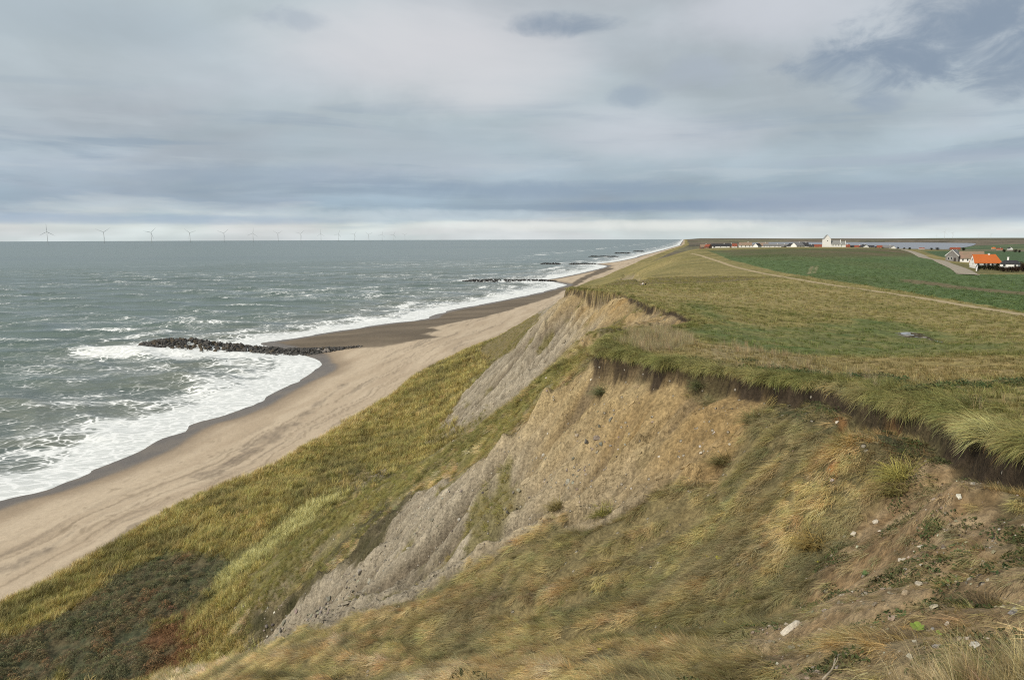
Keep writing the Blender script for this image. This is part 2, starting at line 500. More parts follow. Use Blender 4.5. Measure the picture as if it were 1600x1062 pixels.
# ------------------------------------------------------------------ regions of the ground (outlines traced on the place, kept as ground points)
REG_PX = {
    'ochre': [(930, 566), (985, 574), (1080, 590), (1150, 594), (1205, 604), (1192, 640), (1150, 690), (1120, 730), (1060, 770), (1010, 795), (930, 812), (860, 835), (790, 868), (740, 895), (640, 935), (520, 985),
              (400, 1020), (370, 1010), (400, 955), (480, 905), (545, 875), (590, 820), (640, 775), (720, 735), (800, 690), (860, 640), (905, 590)],
    'face': [(882, 449), (930, 452), (972, 456), (985, 470), (978, 490), (950, 510), (925, 530), (890, 560), (850, 590), (800, 625), (770, 640), (730, 660), (690, 690), (650, 715), (600, 745), (560, 765), (600, 735),
             (660, 695), (695, 655), (715, 632), (760, 580), (800, 548), (830, 515), (855, 480)],
    'niche': [(975, 500), (1000, 488), (1030, 478), (1070, 492), (1082, 502), (1050, 507), (1010, 509), (975, 512)],
    'brown': [(1470, 712), (1560, 735), (1590, 790), (1590, 850), (1570, 900), (1500, 930), (1430, 960), (1340, 990), (1290, 1030), (1250, 1090), (1165, 1090), (1200, 1000), (1262, 930), (1300, 860), (1350, 790), (1400, 735)],
    'brown_low': [(1270, 930), (1330, 890), (1400, 860), (1520, 870), (1680, 800), (1700, 1000), (1560, 1062), (1480, 1075), (1380, 1100), (1180, 1100), (1215, 1010)],
    'herbs': [(1200, 608), (1300, 622), (1400, 650), (1480, 680), (1540, 710), (1600, 745), (1600, 900), (1560, 880), (1575, 800), (1560, 750), (1480, 720), (1400, 730), (1330, 690), (1260, 660), (1200, 640)],
    'rib': [(925, 530), (940, 545), (905, 585), (860, 635), (790, 690), (720, 730), (640, 775), (595, 815), (540, 868), (470, 905), (400, 955), (340, 1000), (320, 985), (400, 905), (470, 850), (560, 775), (640, 725), (740, 660), (830, 605), (890, 560)],
    'shrub': [(-60, 1010), (60, 975), (130, 935), (190, 898), (250, 870), (310, 880), (338, 900), (300, 940), (255, 975), (320, 985), (318, 1010), (300, 1040), (250, 1062), (-60, 1075)],
    'red': [(230, 965), (300, 945), (330, 975), (350, 1000), (320, 1020), (260, 1062), (190, 1062), (255, 1010), (240, 985)],
    'pale': [(330, 905), (380, 870), (430, 835), (470, 800), (520, 770), (540, 775), (470, 830), (400, 885), (345, 925)],
    'lush': [(1090, 466), (1110, 480), (1135, 497), (1200, 512), (1300, 505), (1380, 498), (1450, 512), (1520, 528), (1600, 536), (1600, 548), (1480, 552), (1380, 556), (1290, 550), (1200, 548), (1130, 540), (1080, 520), (1105, 505), (1085, 480)],
    'tan': [(985, 532), (1080, 535), (1200, 550), (1300, 560), (1400, 560), (1600, 560), (1600, 590), (1450, 600), (1300, 585), (1150, 568), (1050, 560), (980, 548)],
    'reed': [(968, 540), (985, 519), (1035, 514), (1075, 526), (1080, 541), (1050, 548), (1000, 549)],
    'reed_two': [(1085, 548), (1150, 540), (1220, 553), (1290, 566), (1340, 580), (1240, 585), (1150, 572), (1090, 562)],
    'field': [(1104, 391.5), (1200, 389), (1300, 388.5), (1405, 389.5), (1425, 394), (1440, 402), (1462, 406), (1485, 417), (1510, 428), (1560, 429), (1640, 428), (1640, 500), (1600, 487), (1500, 470), (1400, 453), (1300, 438), (1240, 429), (1190, 418), (1140, 406)],
    'field_far': [(1440, 392), (1500, 391.5), (1640, 391), (1640, 414), (1590, 410), (1500, 407), (1475, 402), (1455, 397)],
    'field_two': [(1104, 391.5), (1200, 389), (1300, 388.5), (1405, 389.5), (1420, 394), (1425, 399), (1400, 401), (1300, 401.5), (1200, 402), (1130, 403)],
    'track': [(1405, 436), (1450, 439), (1500, 447), (1560, 453), (1640, 459), (1640, 464), (1560, 458), (1500, 452), (1440, 444), (1410, 440)],
    'puddle': [(1398, 521), (1420, 520.5), (1440, 523), (1453, 526), (1480, 529.5), (1506, 535), (1490, 536.3), (1462, 533), (1435, 528.6), (1412, 525)],
    'yard': [(1465, 407), (1480, 410), (1530, 414), (1600, 412), (1640, 412), (1640, 427), (1560, 427), (1525, 428), (1500, 418)],
    'moss_shade': [(400, 960), (470, 905), (525, 862), (560, 822), (600, 790), (650, 775), (628, 805), (600, 840), (565, 870), (500, 898), (455, 935), (410, 975)],
    'scar_a': [(1267, 416), (1271, 416), (1266, 428), (1262, 428)],
    'scar_b': [(1275, 415.5), (1278, 415.5), (1274, 427), (1271, 427)],
    'hollow': [(968, 436), (975, 428), (990, 427), (1008, 430), (1012, 436), (995, 439)],
    'patch_a': [(1295, 648), (1312, 641), (1322, 658), (1316, 668)],
    'patch_b': [(1380, 668), (1400, 664), (1405, 680), (1385, 690)],
    'patch_c': [(1298, 745), (1306, 738), (1308, 756), (1300, 764)],
    'darkbeach': [(430, 550), (400, 538), (520, 518), (600, 506), (665, 497), (760, 474), (868, 450), (890, 446), (945, 417), (960, 419), (905, 443), (860, 464), (800, 484), (720, 502), (668, 512), (700, 518), (690, 527), (640, 533), (600, 541), (550, 546)],
    'drift_a': [(-40, 905), (40, 868), (120, 835), (75, 862), (-40, 915)],
    'drift_b': [(385, 695), (450, 660), (535, 600), (545, 597), (490, 640), (430, 678), (380, 705)],
    'drift_c': [(300, 745), (400, 700), (470, 655), (420, 695), (330, 745)],
    'sand_tongue': [(660, 522), (700, 513), (760, 510), (830, 490), (800, 500), (720, 520), (690, 526)],
}
PATH_PX = [(1080, 396), (1092, 398.5), (1106, 403), (1125, 409), (1145, 416), (1180, 424.5), (1215, 431), (1255, 438), (1300, 445.5), (1350, 452.5), (1400, 460), (1450, 467.5), (1500, 476), (1550, 484), (1600, 492), (1700, 508)]
ROAD_A_PX = [(1408, 389.5), (1420, 392), (1432, 396), (1440, 400), (1448, 403.5)]
ROAD_B_PX = [(1466, 406.5), (1476, 411), (1490, 416.5), (1503, 422.5), (1513, 429.5)]
SPUR_TRACK_PX = [(1448, 403.5), (1456, 404.6), (1466, 406.5)]
_names, _all = list(REG_PX), []
for k in _names:
    _all += REG_PX[k]
_all += PATH_PX + ROAD_A_PX + ROAD_B_PX
_a = np.array(_all)
_g = on_ground(_a[:, 0], _a[:, 1])
REG = {}
_i = 0
for k in _names:
    REG[k] = _g[_i:_i + len(REG_PX[k]), :2]
    _i += len(REG_PX[k])
PATH = smooth_line(_g[_i:_i + len(PATH_PX), :2], 8); _i += len(PATH_PX)
ROAD_A = _g[_i:_i + len(ROAD_A_PX), :2]; _i += len(ROAD_A_PX)
ROAD_B = _g[_i:_i + len(ROAD_B_PX), :2]
ROAD = smooth_line(np.vstack([ROAD_A, ROAD_B]), 8)

# ------------------------------------------------------------------ streaks along the fall lines of the cliff
CX0, CX1, CY0, CY1, CS = -46.0, 24.0, -2.0, 152.0, 0.15
_cx, _cy = np.arange(CX0, CX1, CS), np.arange(CY0, CY1, CS)
_GX, _GY = np.meshgrid(_cx, _cy)
# coarse smooth heights for the directions
_k = 6
_zc = np.maximum(TPS_S(_GX[::_k, ::_k], _GY[::_k, ::_k]), 3)
_gy, _gx = np.gradient(_zc, CS * _k)


def _bil(F, fx, fy):
    fx = np.clip(fx, 0, F.shape[1] - 1.001); fy = np.clip(fy, 0, F.shape[0] - 1.001)
    ix, iy = fx.astype(int), fy.astype(int)
    tx, ty = fx - ix, fy - iy
    return (F[iy, ix] * (1 - tx) + F[iy, ix + 1] * tx) * (1 - ty) + (F[iy + 1, ix] * (1 - tx) + F[iy + 1, ix + 1] * tx) * ty


def fall_dir(x, y):
    fx, fy = (x - CX0) / CS / _k, (y - CY0) / CS / _k
    dx, dy = -_bil(_gx, fx, fy), -_bil(_gy, fx, fy)
    m = np.hypot(dx, dy) + 1e-6
    w = sstep(0.05, 0.25, m)
    dx, dy = lerp(-0.9, dx / m, w), lerp(0.43, dy / m, w)
    m = np.hypot(dx, dy) + 1e-6
    return dx / m, dy / m


_DX, _DY = fall_dir(_GX, _GY)


def lic(noise, steps, stride=1.0):
    acc = noise.copy()
    H_, W_ = noise.shape
    cnt = 1
    for sg in (1, -1):
        fx, fy = np.meshgrid(np.arange(W_, dtype=float), np.arange(H_, dtype=float))
        for _ in range(steps):
            ix = np.clip(fx + 0.5, 0, W_ - 1).astype(np.int32); iy = np.clip(fy + 0.5, 0, H_ - 1).astype(np.int32)
            fx = fx + sg * stride * _DX[iy, ix]; fy = fy + sg * stride * _DY[iy, ix]
            ix = np.clip(fx + 0.5, 0, W_ - 1).astype(np.int32); iy = np.clip(fy + 0.5, 0, H_ - 1).astype(np.int32)
            acc = acc + noise[iy, ix]
            cnt += 1
    acc = acc / cnt
    return (acc - acc.mean()) / acc.std()


_white = RNG.random(_GX.shape)
_n2 = fbm(_GX, _GY, 0.9, 2, 11)
_n3 = fbm(_GX, _GY, 2.6, 2, 12)
LIC_F = lic(_white, 9)                # fine streaks
LIC_M = lic(_n2, 14, 1.5)             # rills
LIC_C = lic(_n3, 16, 2.5)             # gullies


def lic_at(F, x, y):
    v = _bil(F, (x - CX0) / CS, (y - CY0) / CS)
    ins = (x > CX0) & (x < CX1) & (y > CY0) & (y < CY1)
    return np.where(ins, v, 0.0)


# ------------------------------------------------------------------ the land as one polar sheet, later cut into its named pieces
AZ = np.radians(np.concatenate([np.arange(-180, -60, 6), np.arange(-60, -42, 1.0), np.arange(-42, 42, 0.115), np.arange(42, 60, 1.0), np.arange(60, 180.1, 6)]))
RR = np.concatenate([np.geomspace(0.25, 6, 60), np.geomspace(6, 14, 110)[1:], np.geomspace(14, 150, 470)[1:], np.geomspace(150, 900, 190)[1:], np.geomspace(900, 38000, 170)[1:]])
GA, GR = np.meshgrid(AZ, RR)
GX, GY = np.sin(GA) * GR, np.cos(GA) * GR


def shape_lines(px):
    p = np.array(px, float)
    return at_fwd(p[:, 0], p[:, 1], p[:, 2])[:, :2]


RIB_LINE = shape_lines([(905, 572, 49), (860, 600, 53), (780, 660, 59), (700, 710, 62), (600, 770, 63), (500, 830, 64), (420, 890, 63), (340, 950, 62)])
NOSE_LINE = shape_lines([(960, 815, 27), (830, 860, 30.5), (730, 897, 33), (640, 930, 36), (480, 990, 40.5), (290, 1062, 45.5)])
CHUTE_LINE = shape_lines([(900, 770, 35.5), (800, 815, 37.5), (700, 860, 40.5), (600, 895, 45), (500, 960, 48), (420, 1000, 52)])

FIELD = {}


def compute_land():
    X, Y = GX, GY
    r = GR
    z, f = base_height(X, Y)
    near = (r < 240)
    drim = f['rim'] + 0.30 * fbm(X, Y, 1.7, 2, 21) + 0.14 * fbm(X, Y, 0.45, 2, 22)
    dgl = f['grass'] + np.where(r < 600, 1.6 * fbm(X, Y, 9, 3, 23) + 0.5 * fbm(X, Y, 2, 2, 24), 0)
    dsh = f['shore']
    S_side = (f['rim'] <= 0)
    # ---- masks
    M = {}
    def mask(name, soft, amp=0.0, sc=3.0, seed=1, octs=4):
        m = np.zeros(X.shape)
        p = REG[name]
        lo, hi = p.min(0) - 4 * soft - amp * 2, p.max(0) + 4 * soft + amp * 2
        b = (X > lo[0]) & (X < hi[0]) & (Y > lo[1]) & (Y < hi[1])
        if b.any():
            d = sdist(X[b], Y[b], p)
            if amp:
                d = d + amp * fbm(X[b], Y[b], sc, octs, seed)
            m[b] = sstep(-soft, soft, d)
        M[name] = m
    for nm, so, am, sc in (('ochre', 0.5, 1.3, 2.5), ('face', 1.0, 2.0, 5), ('niche', 0.8, 1.5, 4), ('brown', 0.5, 1.0, 1.5), ('brown_low', 0.5, 0.9, 1.2), ('herbs', 0.5, 0.8, 1.5), ('rib', 0.8, 1.4, 3), ('shrub', 1.6, 6.0, 7),
                           ('red', 1.2, 3.5, 4), ('pale', 1.0, 1.5, 4), ('lush', 2.0, 4, 8), ('tan', 1.5, 3, 6), ('reed', 0.4, 0.8, 2), ('reed_two', 0.8, 2, 3), ('field', 0.8, 0.7, 6), ('field_far', 3, 3, 15),
                           ('field_two', 10, 18, 40), ('track', 1.0, 2.0, 6), ('puddle', 0.4, 1.2, 2.5), ('yard', 2, 4, 8), ('moss_shade', .7, 1.6, 3), ('scar_a', .5, .5, 3), ('scar_b', .5, .5, 3), ('hollow', 2, 5, 6), ('patch_a', 0.12, 0.25, 0.5), ('patch_b', 0.12, 0.25, 0.5), ('patch_c', 0.1, 0.2, 0.5),
                           ('darkbeach', 1.5, 3, 12), ('drift_a', 0.8, 2.0, 4), ('drift_b', 0.8, 2.5, 4), ('drift_c', 0.8, 2.5, 4), ('sand_tongue', 1.5, 3, 8)):
        mask(nm, so, am, sc, len(M) + 40)
    beach = sstep(0.3, -0.3, dgl)
    ll = {k: lic_at(F, X, Y) for k, F in (('f', LIC_F), ('m', LIC_M), ('c', LIC_C))}
    bare = np.maximum.reduce([M['ochre'], M['face'], M['niche']]) * S_side
    bare_b = np.maximum.reduce([M['brown'], 0.9 * M['brown_low'] * np.clip(.75 + .6 * fbm(X, Y, 1.3, 3, 99), 0, 1), M['patch_a'], M['patch_b'], M['patch_c']]) * S_side
    # ---- relief
    n1 = fbm(X, Y, 14, 3, 2); n2 = fbm(X, Y, 3.2, 3, 3); n3 = fbm(X, Y, 0.8, 3, 4)
    fore = S_side * np.maximum(1 - beach, (dgl > -2.5) * .999) * sstep(13, 7.5, z) * near
    top = (~S_side) * (1 - beach)
    slope = S_side * (1 - beach) * near * sstep(8, 12, z)
    dpath, _ = poly_dist(X, Y, PATH)
    calm = sstep(0.5, 3.5, dpath)
    def bump(line, w):
        d, t = poly_dist(X, Y, line)
        return np.exp(-(d / w) ** 2)
    z = z + slope * (0.9 * bump(RIB_LINE, 3.2) + 0.5 * bump(NOSE_LINE, 2.5) - 1.3 * bump(CHUTE_LINE, 4.0)) * sstep(-1, -6, f['rim'])
    z = z + fore * (1 - beach) * (0.95 * n1 + 0.6 * n2 + 0.15 * n3) * sstep(0, 6, f['grass'])
    z = z + top * near * calm * (0.16 * n2 + 0.06 * n3) * sstep(0, 1.5, f['rim'])
    z = z + top * sstep(120, 260, r) * calm * (1 - M['field']) * (0.5 * n1 + 0.2 * n2) * sstep(1500, 800, r)
    z = z + slope * (1 - bare) * (0.26 * n2 + 0.15 * n3 + 0.14 * ll['m'] + .1 * ll['c'])
    z = z + slope * bare * (0.16 * n2 + 0.12 * n3 + 0.30 * ll['c'] + 0.30 * ll['m'] * np.abs(ll['m']) ** .4 + 0.13 * ll['f'] + .09 * (1 - 2 * np.abs(fbm(X, Y, 1.5, 3, 97)))) * sstep(-0.2, -2.5, f['rim'])
    z = z - M['hollow'] * 2.2 * sstep(100, 200, r)
    pm = M['puddle'] > .5
    FIELD['puddle_level'] = float(np.percentile(z[pm], 30)) - .05
    z = lerp(z, FIELD['puddle_level'] - .03 + .16 * n3 + .20 * n2, sstep(0, .6, M['puddle']))
    rut = np.sin((dsh + 2.5 * fbm(X, Y, 30, 2, 31)) * 2.2) * sstep(14, 25, dsh)
    z = z + beach * near * (0.02 * n3 + 0.04 * rut * (0.5 + 0.5 * n1)) * sstep(3, 10, dsh)
    # the edge: a steep bank of topsoil, darkened for shade under the turf
    edge_on = (Y < 150) & (r < 200)
    step = sstep(-0.30, 0.06, drim)
    P = f['P'] + 0.05 * n3 + 0.05 * n2 * sstep(0, 1.5, f['rim'])
    Slow = np.minimum(z, f['P'] - lerp(.82 + .30 * fbm(X, Y, 3.5, 2, 95), .34, sstep(45, 95, Y)) + 0.36 * sstep(-0.2, -2.0, drim))
    zz = np.where(drim > 0.06, np.maximum(z, P - 0.3), lerp(Slow, P, step))
    z = np.where(edge_on & (np.abs(drim) < 2.6), zz, z)
    soil = edge_on * sstep(0.08, -0.02, drim) * sstep(-0.55, -0.22, drim + 0.2 * n3 + .2 * n2) * np.clip(1.1 + .5 * n2, .7, 1)
    z = z - GR ** 2 / (2 * R_EARTH)
    FIELD.update(Z=z, M=M, beach=beach, bare=bare, bare_b=bare_b, soil=soil, fore=fore, top=top, slope=slope, drim=drim, dgl=dgl, dsh=dsh, n1=n1, n2=n2, n3=n3, lic=ll, P=f['P'], rim0=f['rim'], dpath=dpath)


compute_land()


def C(*v):
    return np.array(v)[None, None, :]


def cmix(a, b, t):
    return a + (b - a) * t[..., None]


def land_colour():
    F = FIELD
    M, n1, n2, n3 = F['M'], F['n1'], F['n2'], F['n3']
    X, Y, r = GX, GY, GR
    z = F['Z']
    hi = fbm(X, Y, 0.35, 2, 51)
    # grass cover on the top
    olive, straw, lush = C(.215, .185, .065), C(.31, .245, .11), C(.095, .13, .04)
    t = np.clip(0.5 + 0.9 * fbm(X, Y, 22, 4, 52) + 0.35 * n2, 0, 1)
    col = cmix(np.broadcast_to(olive, X.shape + (3,)), straw, t * 0.75)
    tus = sstep(0.15, 0.55, fbm(X, Y, 2.1, 3, 53)) * 0.55 * sstep(230, 120, r)
    col = cmix(col, C(.10, .085, .03), tus)
    band = sstep(0.1, 0.5, fbm(X * 0.25, Y, 9, 3, 58)) * sstep(100, 250, r) * 0.6
    col = cmix(col, C(.105, .10, .035), band)
    col = cmix(col, lush, M['lush'] * np.clip(0.62 + 0.5 * n2, 0, 1))
    col = cmix(col, C(.30, .22, .10), M['tan'] * np.clip(0.6 + 0.4 * n2, 0, 1))
    col = cmix(col, C(.27, .22, .12), np.maximum(M['reed'], 0.6 * M['reed_two']))
    # lower ground north of the spur, dune grass
    col = cmix(col, C(.15, .14, .055), sstep(240, 330, r) * 0.5 * sstep(900, 600, r) * np.clip(.5 + n1, 0, 1))
    col = cmix(col, C(.27, .22, .15), M['hollow'] * np.clip(.5 + n2, 0, 1))
    col = cmix(col, cmix(np.broadcast_to(C(.05, .032, .022), X.shape + (3,)), C(.30, .27, .24), sstep(.1, .5, n3)), M['puddle'] * 0.85)
    # foreland grass
    fg = cmix(np.broadcast_to(C(.28, .25, .085), X.shape + (3,)), C(.18, .17, .06), np.clip(0.5 + 0.8 * n2 + .3 * n1, 0, 1))
    col = cmix(col, fg, F['fore'] * (1 - F['beach']))
    # slope under grass
    sg = cmix(np.broadcast_to(C(.22, .175, .085), X.shape + (3,)), C(.14, .12, .06), np.clip(0.5 + 0.35 * F['lic']['m'] + 0.3 * n2, 0, 1))
    col = cmix(col, sg, F['slope'])
    # rib: mossy strip mixed with gravel
    rb = cmix(np.broadcast_to(C(.165, .15, .05), X.shape + (3,)), C(.21, .175, .115), np.clip(0.10 + 0.35 * F['lic']['c'] + 0.15 * F['lic']['f'], 0, 1))
    col = cmix(col, rb, M['rib'] * F['slope'])
    ms = cmix(np.broadcast_to(C(.06, .058, .028), X.shape + (3,)), C(.12, .10, .06), np.clip(.4 + .7 * n3 + .2 * F['lic']['m'], 0, 1))  # dark moss in the hollow below the rib, overhang shade painted into it
    # bare faces: ochre clay above, grey gravel below
    lf, lm, lc = F['lic']['f'], F['lic']['m'], F['lic']['c']
    hgt = z + 1.1 * n2 + 0.9 * lc
    oc = cmix(np.broadcast_to(C(.275, .20, .10), X.shape + (3,)), C(.395, .305, .165), np.clip(0.45 + 0.30 * lm + .18 * lf + 0.15 * n3, 0, 1))
    gr = cmix(np.broadcast_to(C(.20, .168, .118), X.shape + (3,)), C(.355, .308, .23), np.clip(0.45 + 0.24 * lf + 0.30 * lm, 0, 1))
    clay = cmix(gr, oc, sstep(27.0, 36.0, hgt))
    clay = cmix(clay, C(.30, .20, .085), sstep(31, 35, hgt) * np.clip(0.2 + .8 * fbm(X, Y, 5, 2, 60), 0, 1))
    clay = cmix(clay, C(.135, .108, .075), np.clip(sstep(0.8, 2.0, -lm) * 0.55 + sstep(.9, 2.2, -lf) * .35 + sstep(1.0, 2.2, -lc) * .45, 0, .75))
    clay = cmix(clay, C(.16, .14, .05), sstep(0.28, 0.5, fbm(X, Y, 4.5, 4, 61) - 0.08 * lc) * sstep(36, 30, z) * 0.75)
    col = cmix(col, clay, F['bare'] * (1 - M['moss_shade']))
    col = cmix(col, ms, M['moss_shade'] * F['slope'])
    br = cmix(np.broadcast_to(C(.25, .17, .09), X.shape + (3,)), C(.345, .262, .158), np.clip(.5 + .3 * lf + .5 * n3 + .4 * hi, 0, 1))
    col = cmix(col, br, F['bare_b'])
    col = cmix(col, C(.31, .15, .055), np.maximum.reduce([M['patch_a'], M['patch_b'], M['patch_c']]) * F['slope'])
    hb = cmix(np.broadcast_to(C(.055, .065, .03), X.shape + (3,)), C(.13, .105, .06), np.clip(.45 + .8 * n3, 0, 1))
    col = cmix(col, hb, M['herbs'] * F['slope'] * np.clip(.75 + .5 * n2, 0, 1))
    # shrubs, heather red and pale strip in the foreland
    sh = cmix(np.broadcast_to(C(.065, .072, .04), X.shape + (3,)), C(.11, .09, .05), np.clip(.5 + n3, 0, 1))
    col = cmix(col, sh, M['shrub'])
    col = cmix(col, C(.17, .085, .045), M['red'] * 0.8)
    col = cmix(col, C(.30, .28, .10), M['pale'] * 0.7 * (F['rim0'] < 0))
    # soil bank, with the shade of the turf lip put into its colour
    col = cmix(col, cmix(np.broadcast_to(C(.030, .022, .015), X.shape + (3,)), C(.060, .045, .030), np.clip(.4 + n3, 0, 1)), F['soil'])
    # crops
    crop = cmix(np.broadcast_to(C(.078, .118, .046), X.shape + (3,)), C(.105, .15, .056), np.clip(.5 + .7 * fbm(X, Y, 18, 4, 54) + .3 * n2, 0, 1))
    crop = cmix(crop, C(.10, .115, .045), sstep(0.25, 0.6, fbm(X, Y, 60, 3, 56)) * 0.6)
    col = cmix(col, crop, M['field'])
    col = cmix(col, cmix(np.broadcast_to(C(.085, .10, .038), X.shape + (3,)), C(.13, .105, .06), np.clip(.4 + fbm(X, Y, 40, 3, 57), 0, 1)), M['field_two'] * M['field'])
    col = cmix(col, C(.07, .11, .05), M['field_far'])
    col = cmix(col, C(.30, .25, .15), np.maximum(M['scar_a'], M['scar_b']) * .8)
    col = cmix(col, C(.16, .12, .07), M['track'] * M['field'] * 0.8)
    col = cmix(col, C(.13, .12, .05), M['yard'] * (1 - M['field']) * .8)
    # far country: the haze of distance is put into its dull brown
    far = sstep(900, 1500, r)
    patch = fbm(X, Y, 900, 3, 70)
    fc = cmix(np.broadcast_to(C(.15, .125, .09), X.shape + (3,)), C(.085, .125, .06), sstep(0.0, 0.25, patch) * sstep(24, 33, np.degrees(GA)))
    fc = cmix(fc, C(.16, .15, .08), sstep(.2, .4, fbm(X, Y, 700, 2, 71)) * .7)
    fc = cmix(fc, C(.05, .05, .035), sstep(.15, .35, fbm(X, Y, 420, 3, 72)) * .7)
    col = cmix(col, fc, far * (F['dgl'] > 30))
    # beach: streaks run along the coast
    S2 = F['dgl'] + 60
    dry = cmix(np.broadcast_to(C(.51, .415, .30), X.shape + (3,)), C(.43, .34, .24), np.clip(.5 + 1.1 * fbm(S2 * 2.2, (X * .25 + Y) * .22, 6, 4, 62), 0, 1))
    gravel = np.clip(M['drift_a'] + M['drift_b'] + M['drift_c'], 0, 1)
    stripe = sstep(.12, .6, fbm(S2 * 3.4, (X * 0.25 + Y) * .16, 5, 5, 63, .6)) * sstep(16, 26, F['dsh']) * .6
    dry = cmix(dry, C(.20, .16, .12), np.clip(gravel * (.55 + .5 * n3) + stripe, 0, .85))
    off = S2 + 2.5 * fbm(X, Y, 40, 2, 68)
    rutl = np.zeros(X.shape)
    for c0 in (43.0, 44.9, 49.5, 51.4, 55.0):
        rutl = np.maximum(rutl, sstep(.42, .12, np.abs(off - c0 + .5 * fbm(X, Y, 12, 2, int(c0)))) * sstep(-.35, .15, fbm(X, Y, 30, 2, int(c0) + 1)))
    spots = sstep(.5, .75, fbm(S2 * 1.4, (X * .25 + Y) * .8, 1.6, 2, 69)) * sstep(-.1, .3, fbm(X, Y, 14, 2, 67)) * sstep(10, 16, F['dsh'])
    dry = cmix(dry, C(.25, .195, .135), np.clip(rutl * .6 + spots * .55, 0, .8) * sstep(300, 200, r))
    wet = cmix(np.broadcast_to(C(.125, .105, .088), X.shape + (3,)), C(.165, .135, .105), np.clip(.5 + n2, 0, 1))
    wl = F['dsh'] + 2.0 * fbm(X, Y, 18, 3, 64)
    wetm = sstep(8.5, 5.0, wl)
    damp = sstep(15, 7, wl + 1.5 * fbm(X, Y, 6, 2, 65))
    dry = cmix(dry, C(.28, .215, .15), damp * .8)
    db = cmix(np.broadcast_to(C(.135, .108, .078), X.shape + (3,)), C(.20, .16, .115), np.clip(.35 + fbm(X * .4, Y, 10, 3, 66) + .2 * n3, 0, 1))
    dry = cmix(dry, db, M['darkbeach'] * (1 - M['sand_tongue']))
    bc = cmix(dry, wet, wetm)
    col = cmix(col, bc, F['beach'])
    F['wet'] = wetm * F['beach']
    q = 1 - .75 * F['beach']
    k = (1 + q * (0.16 * hi + 0.07 * RNG.standard_normal(X.shape)))[..., None]
    col = np.clip(col * np.clip(k, .6, 1.5), 0.005, .9)
    F['col'] = col


land_colour()

# normals of the sheet
_P3 = np.stack([GX, GY, FIELD['Z']], -1)
_du = np.gradient(_P3, axis=1)
_dv = np.gradient(_P3, axis=0)
_N = np.cross(_du, _dv)
_N /= np.linalg.norm(_N, axis=-1, keepdims=True) + 1e-12
_N *= np.sign(_N[..., 2:3] + 1e-9)
FIELD['N'] = _N


def grid_idx(x, y):
    a = np.interp(np.arctan2(x, y), AZ, np.arange(len(AZ)))
    r = np.interp(np.hypot(x, y), RR, np.arange(len(RR)))
    return a, r


def sample(F, x, y):
    a, r = grid_idx(x, y)
    a = np.clip(a, 0, len(AZ) - 1.001); r = np.clip(r, 0, len(RR) - 1.001)
    ia, ir = a.astype(int), r.astype(int)
    ta, tr = a - ia, r - ir
    if F.ndim == 3:
        ta, tr = ta[..., None], tr[..., None]
    return (F[ir, ia] * (1 - ta) + F[ir, ia + 1] * ta) * (1 - tr) + (F[ir + 1, ia] * (1 - ta) + F[ir + 1, ia + 1] * ta) * tr


# ------------------------------------------------------------------ meshes and materials
def mesh_np(name, verts, quads, mat=None, cols=None, normals=None, smooth=True, floats=None):
    me = bpy.data.meshes.new(name)
    verts = np.asarray(verts, np.float32)
    quads = np.asarray(quads, np.int32)
    me.vertices.add(len(verts))
    me.vertices.foreach_set('co', verts.ravel())
    k = quads.shape[1]
    me.loops.add(quads.size)
    me.loops.foreach_set('vertex_index', quads.ravel())
    me.polygons.add(len(quads))
    me.polygons.foreach_set('loop_start', np.arange(0, quads.size, k, dtype=np.int32))
    me.polygons.foreach_set('use_smooth', np.full(len(quads), smooth, bool))
    me.update(calc_edges=True)
    if cols is not None:
        at = me.color_attributes.new('col', 'FLOAT_COLOR', 'POINT')
        at.data.foreach_set('color', np.c_[cols, np.ones(len(cols))].astype(np.float32).ravel())
    for kf, v in (floats or {}).items():
        at = me.attributes.new(kf, 'FLOAT', 'POINT')
        at.data.foreach_set('value', np.asarray(v, np.float32))
    if normals is not None:
        me.normals_split_custom_set_from_vertices(np.asarray(normals, np.float32))
    if mat is not None:
        me.materials.append(mat)
    return me


def link(name, me, parent=None, kind=None, label=None, cat=None, group=None, loc=None, rotz=None):
    o = bpy.data.objects.new(name, me)
    COL.objects.link(o)
    if parent is not None:
        o.parent = parent
    if loc is not None:
        o.location = loc
    if rotz is not None:
        o.rotation_euler = (0, 0, rotz)
    for k, v in (('kind', kind), ('label', label), ('category', cat), ('group', group)):
        if v:
            o[k] = v
    return o


def new_mat(name):
    m = bpy.data.materials.new(name)
    m.use_nodes = True
    t = NT(m.node_tree)
    out = t.n('ShaderNodeOutputMaterial')
    return m, t, out


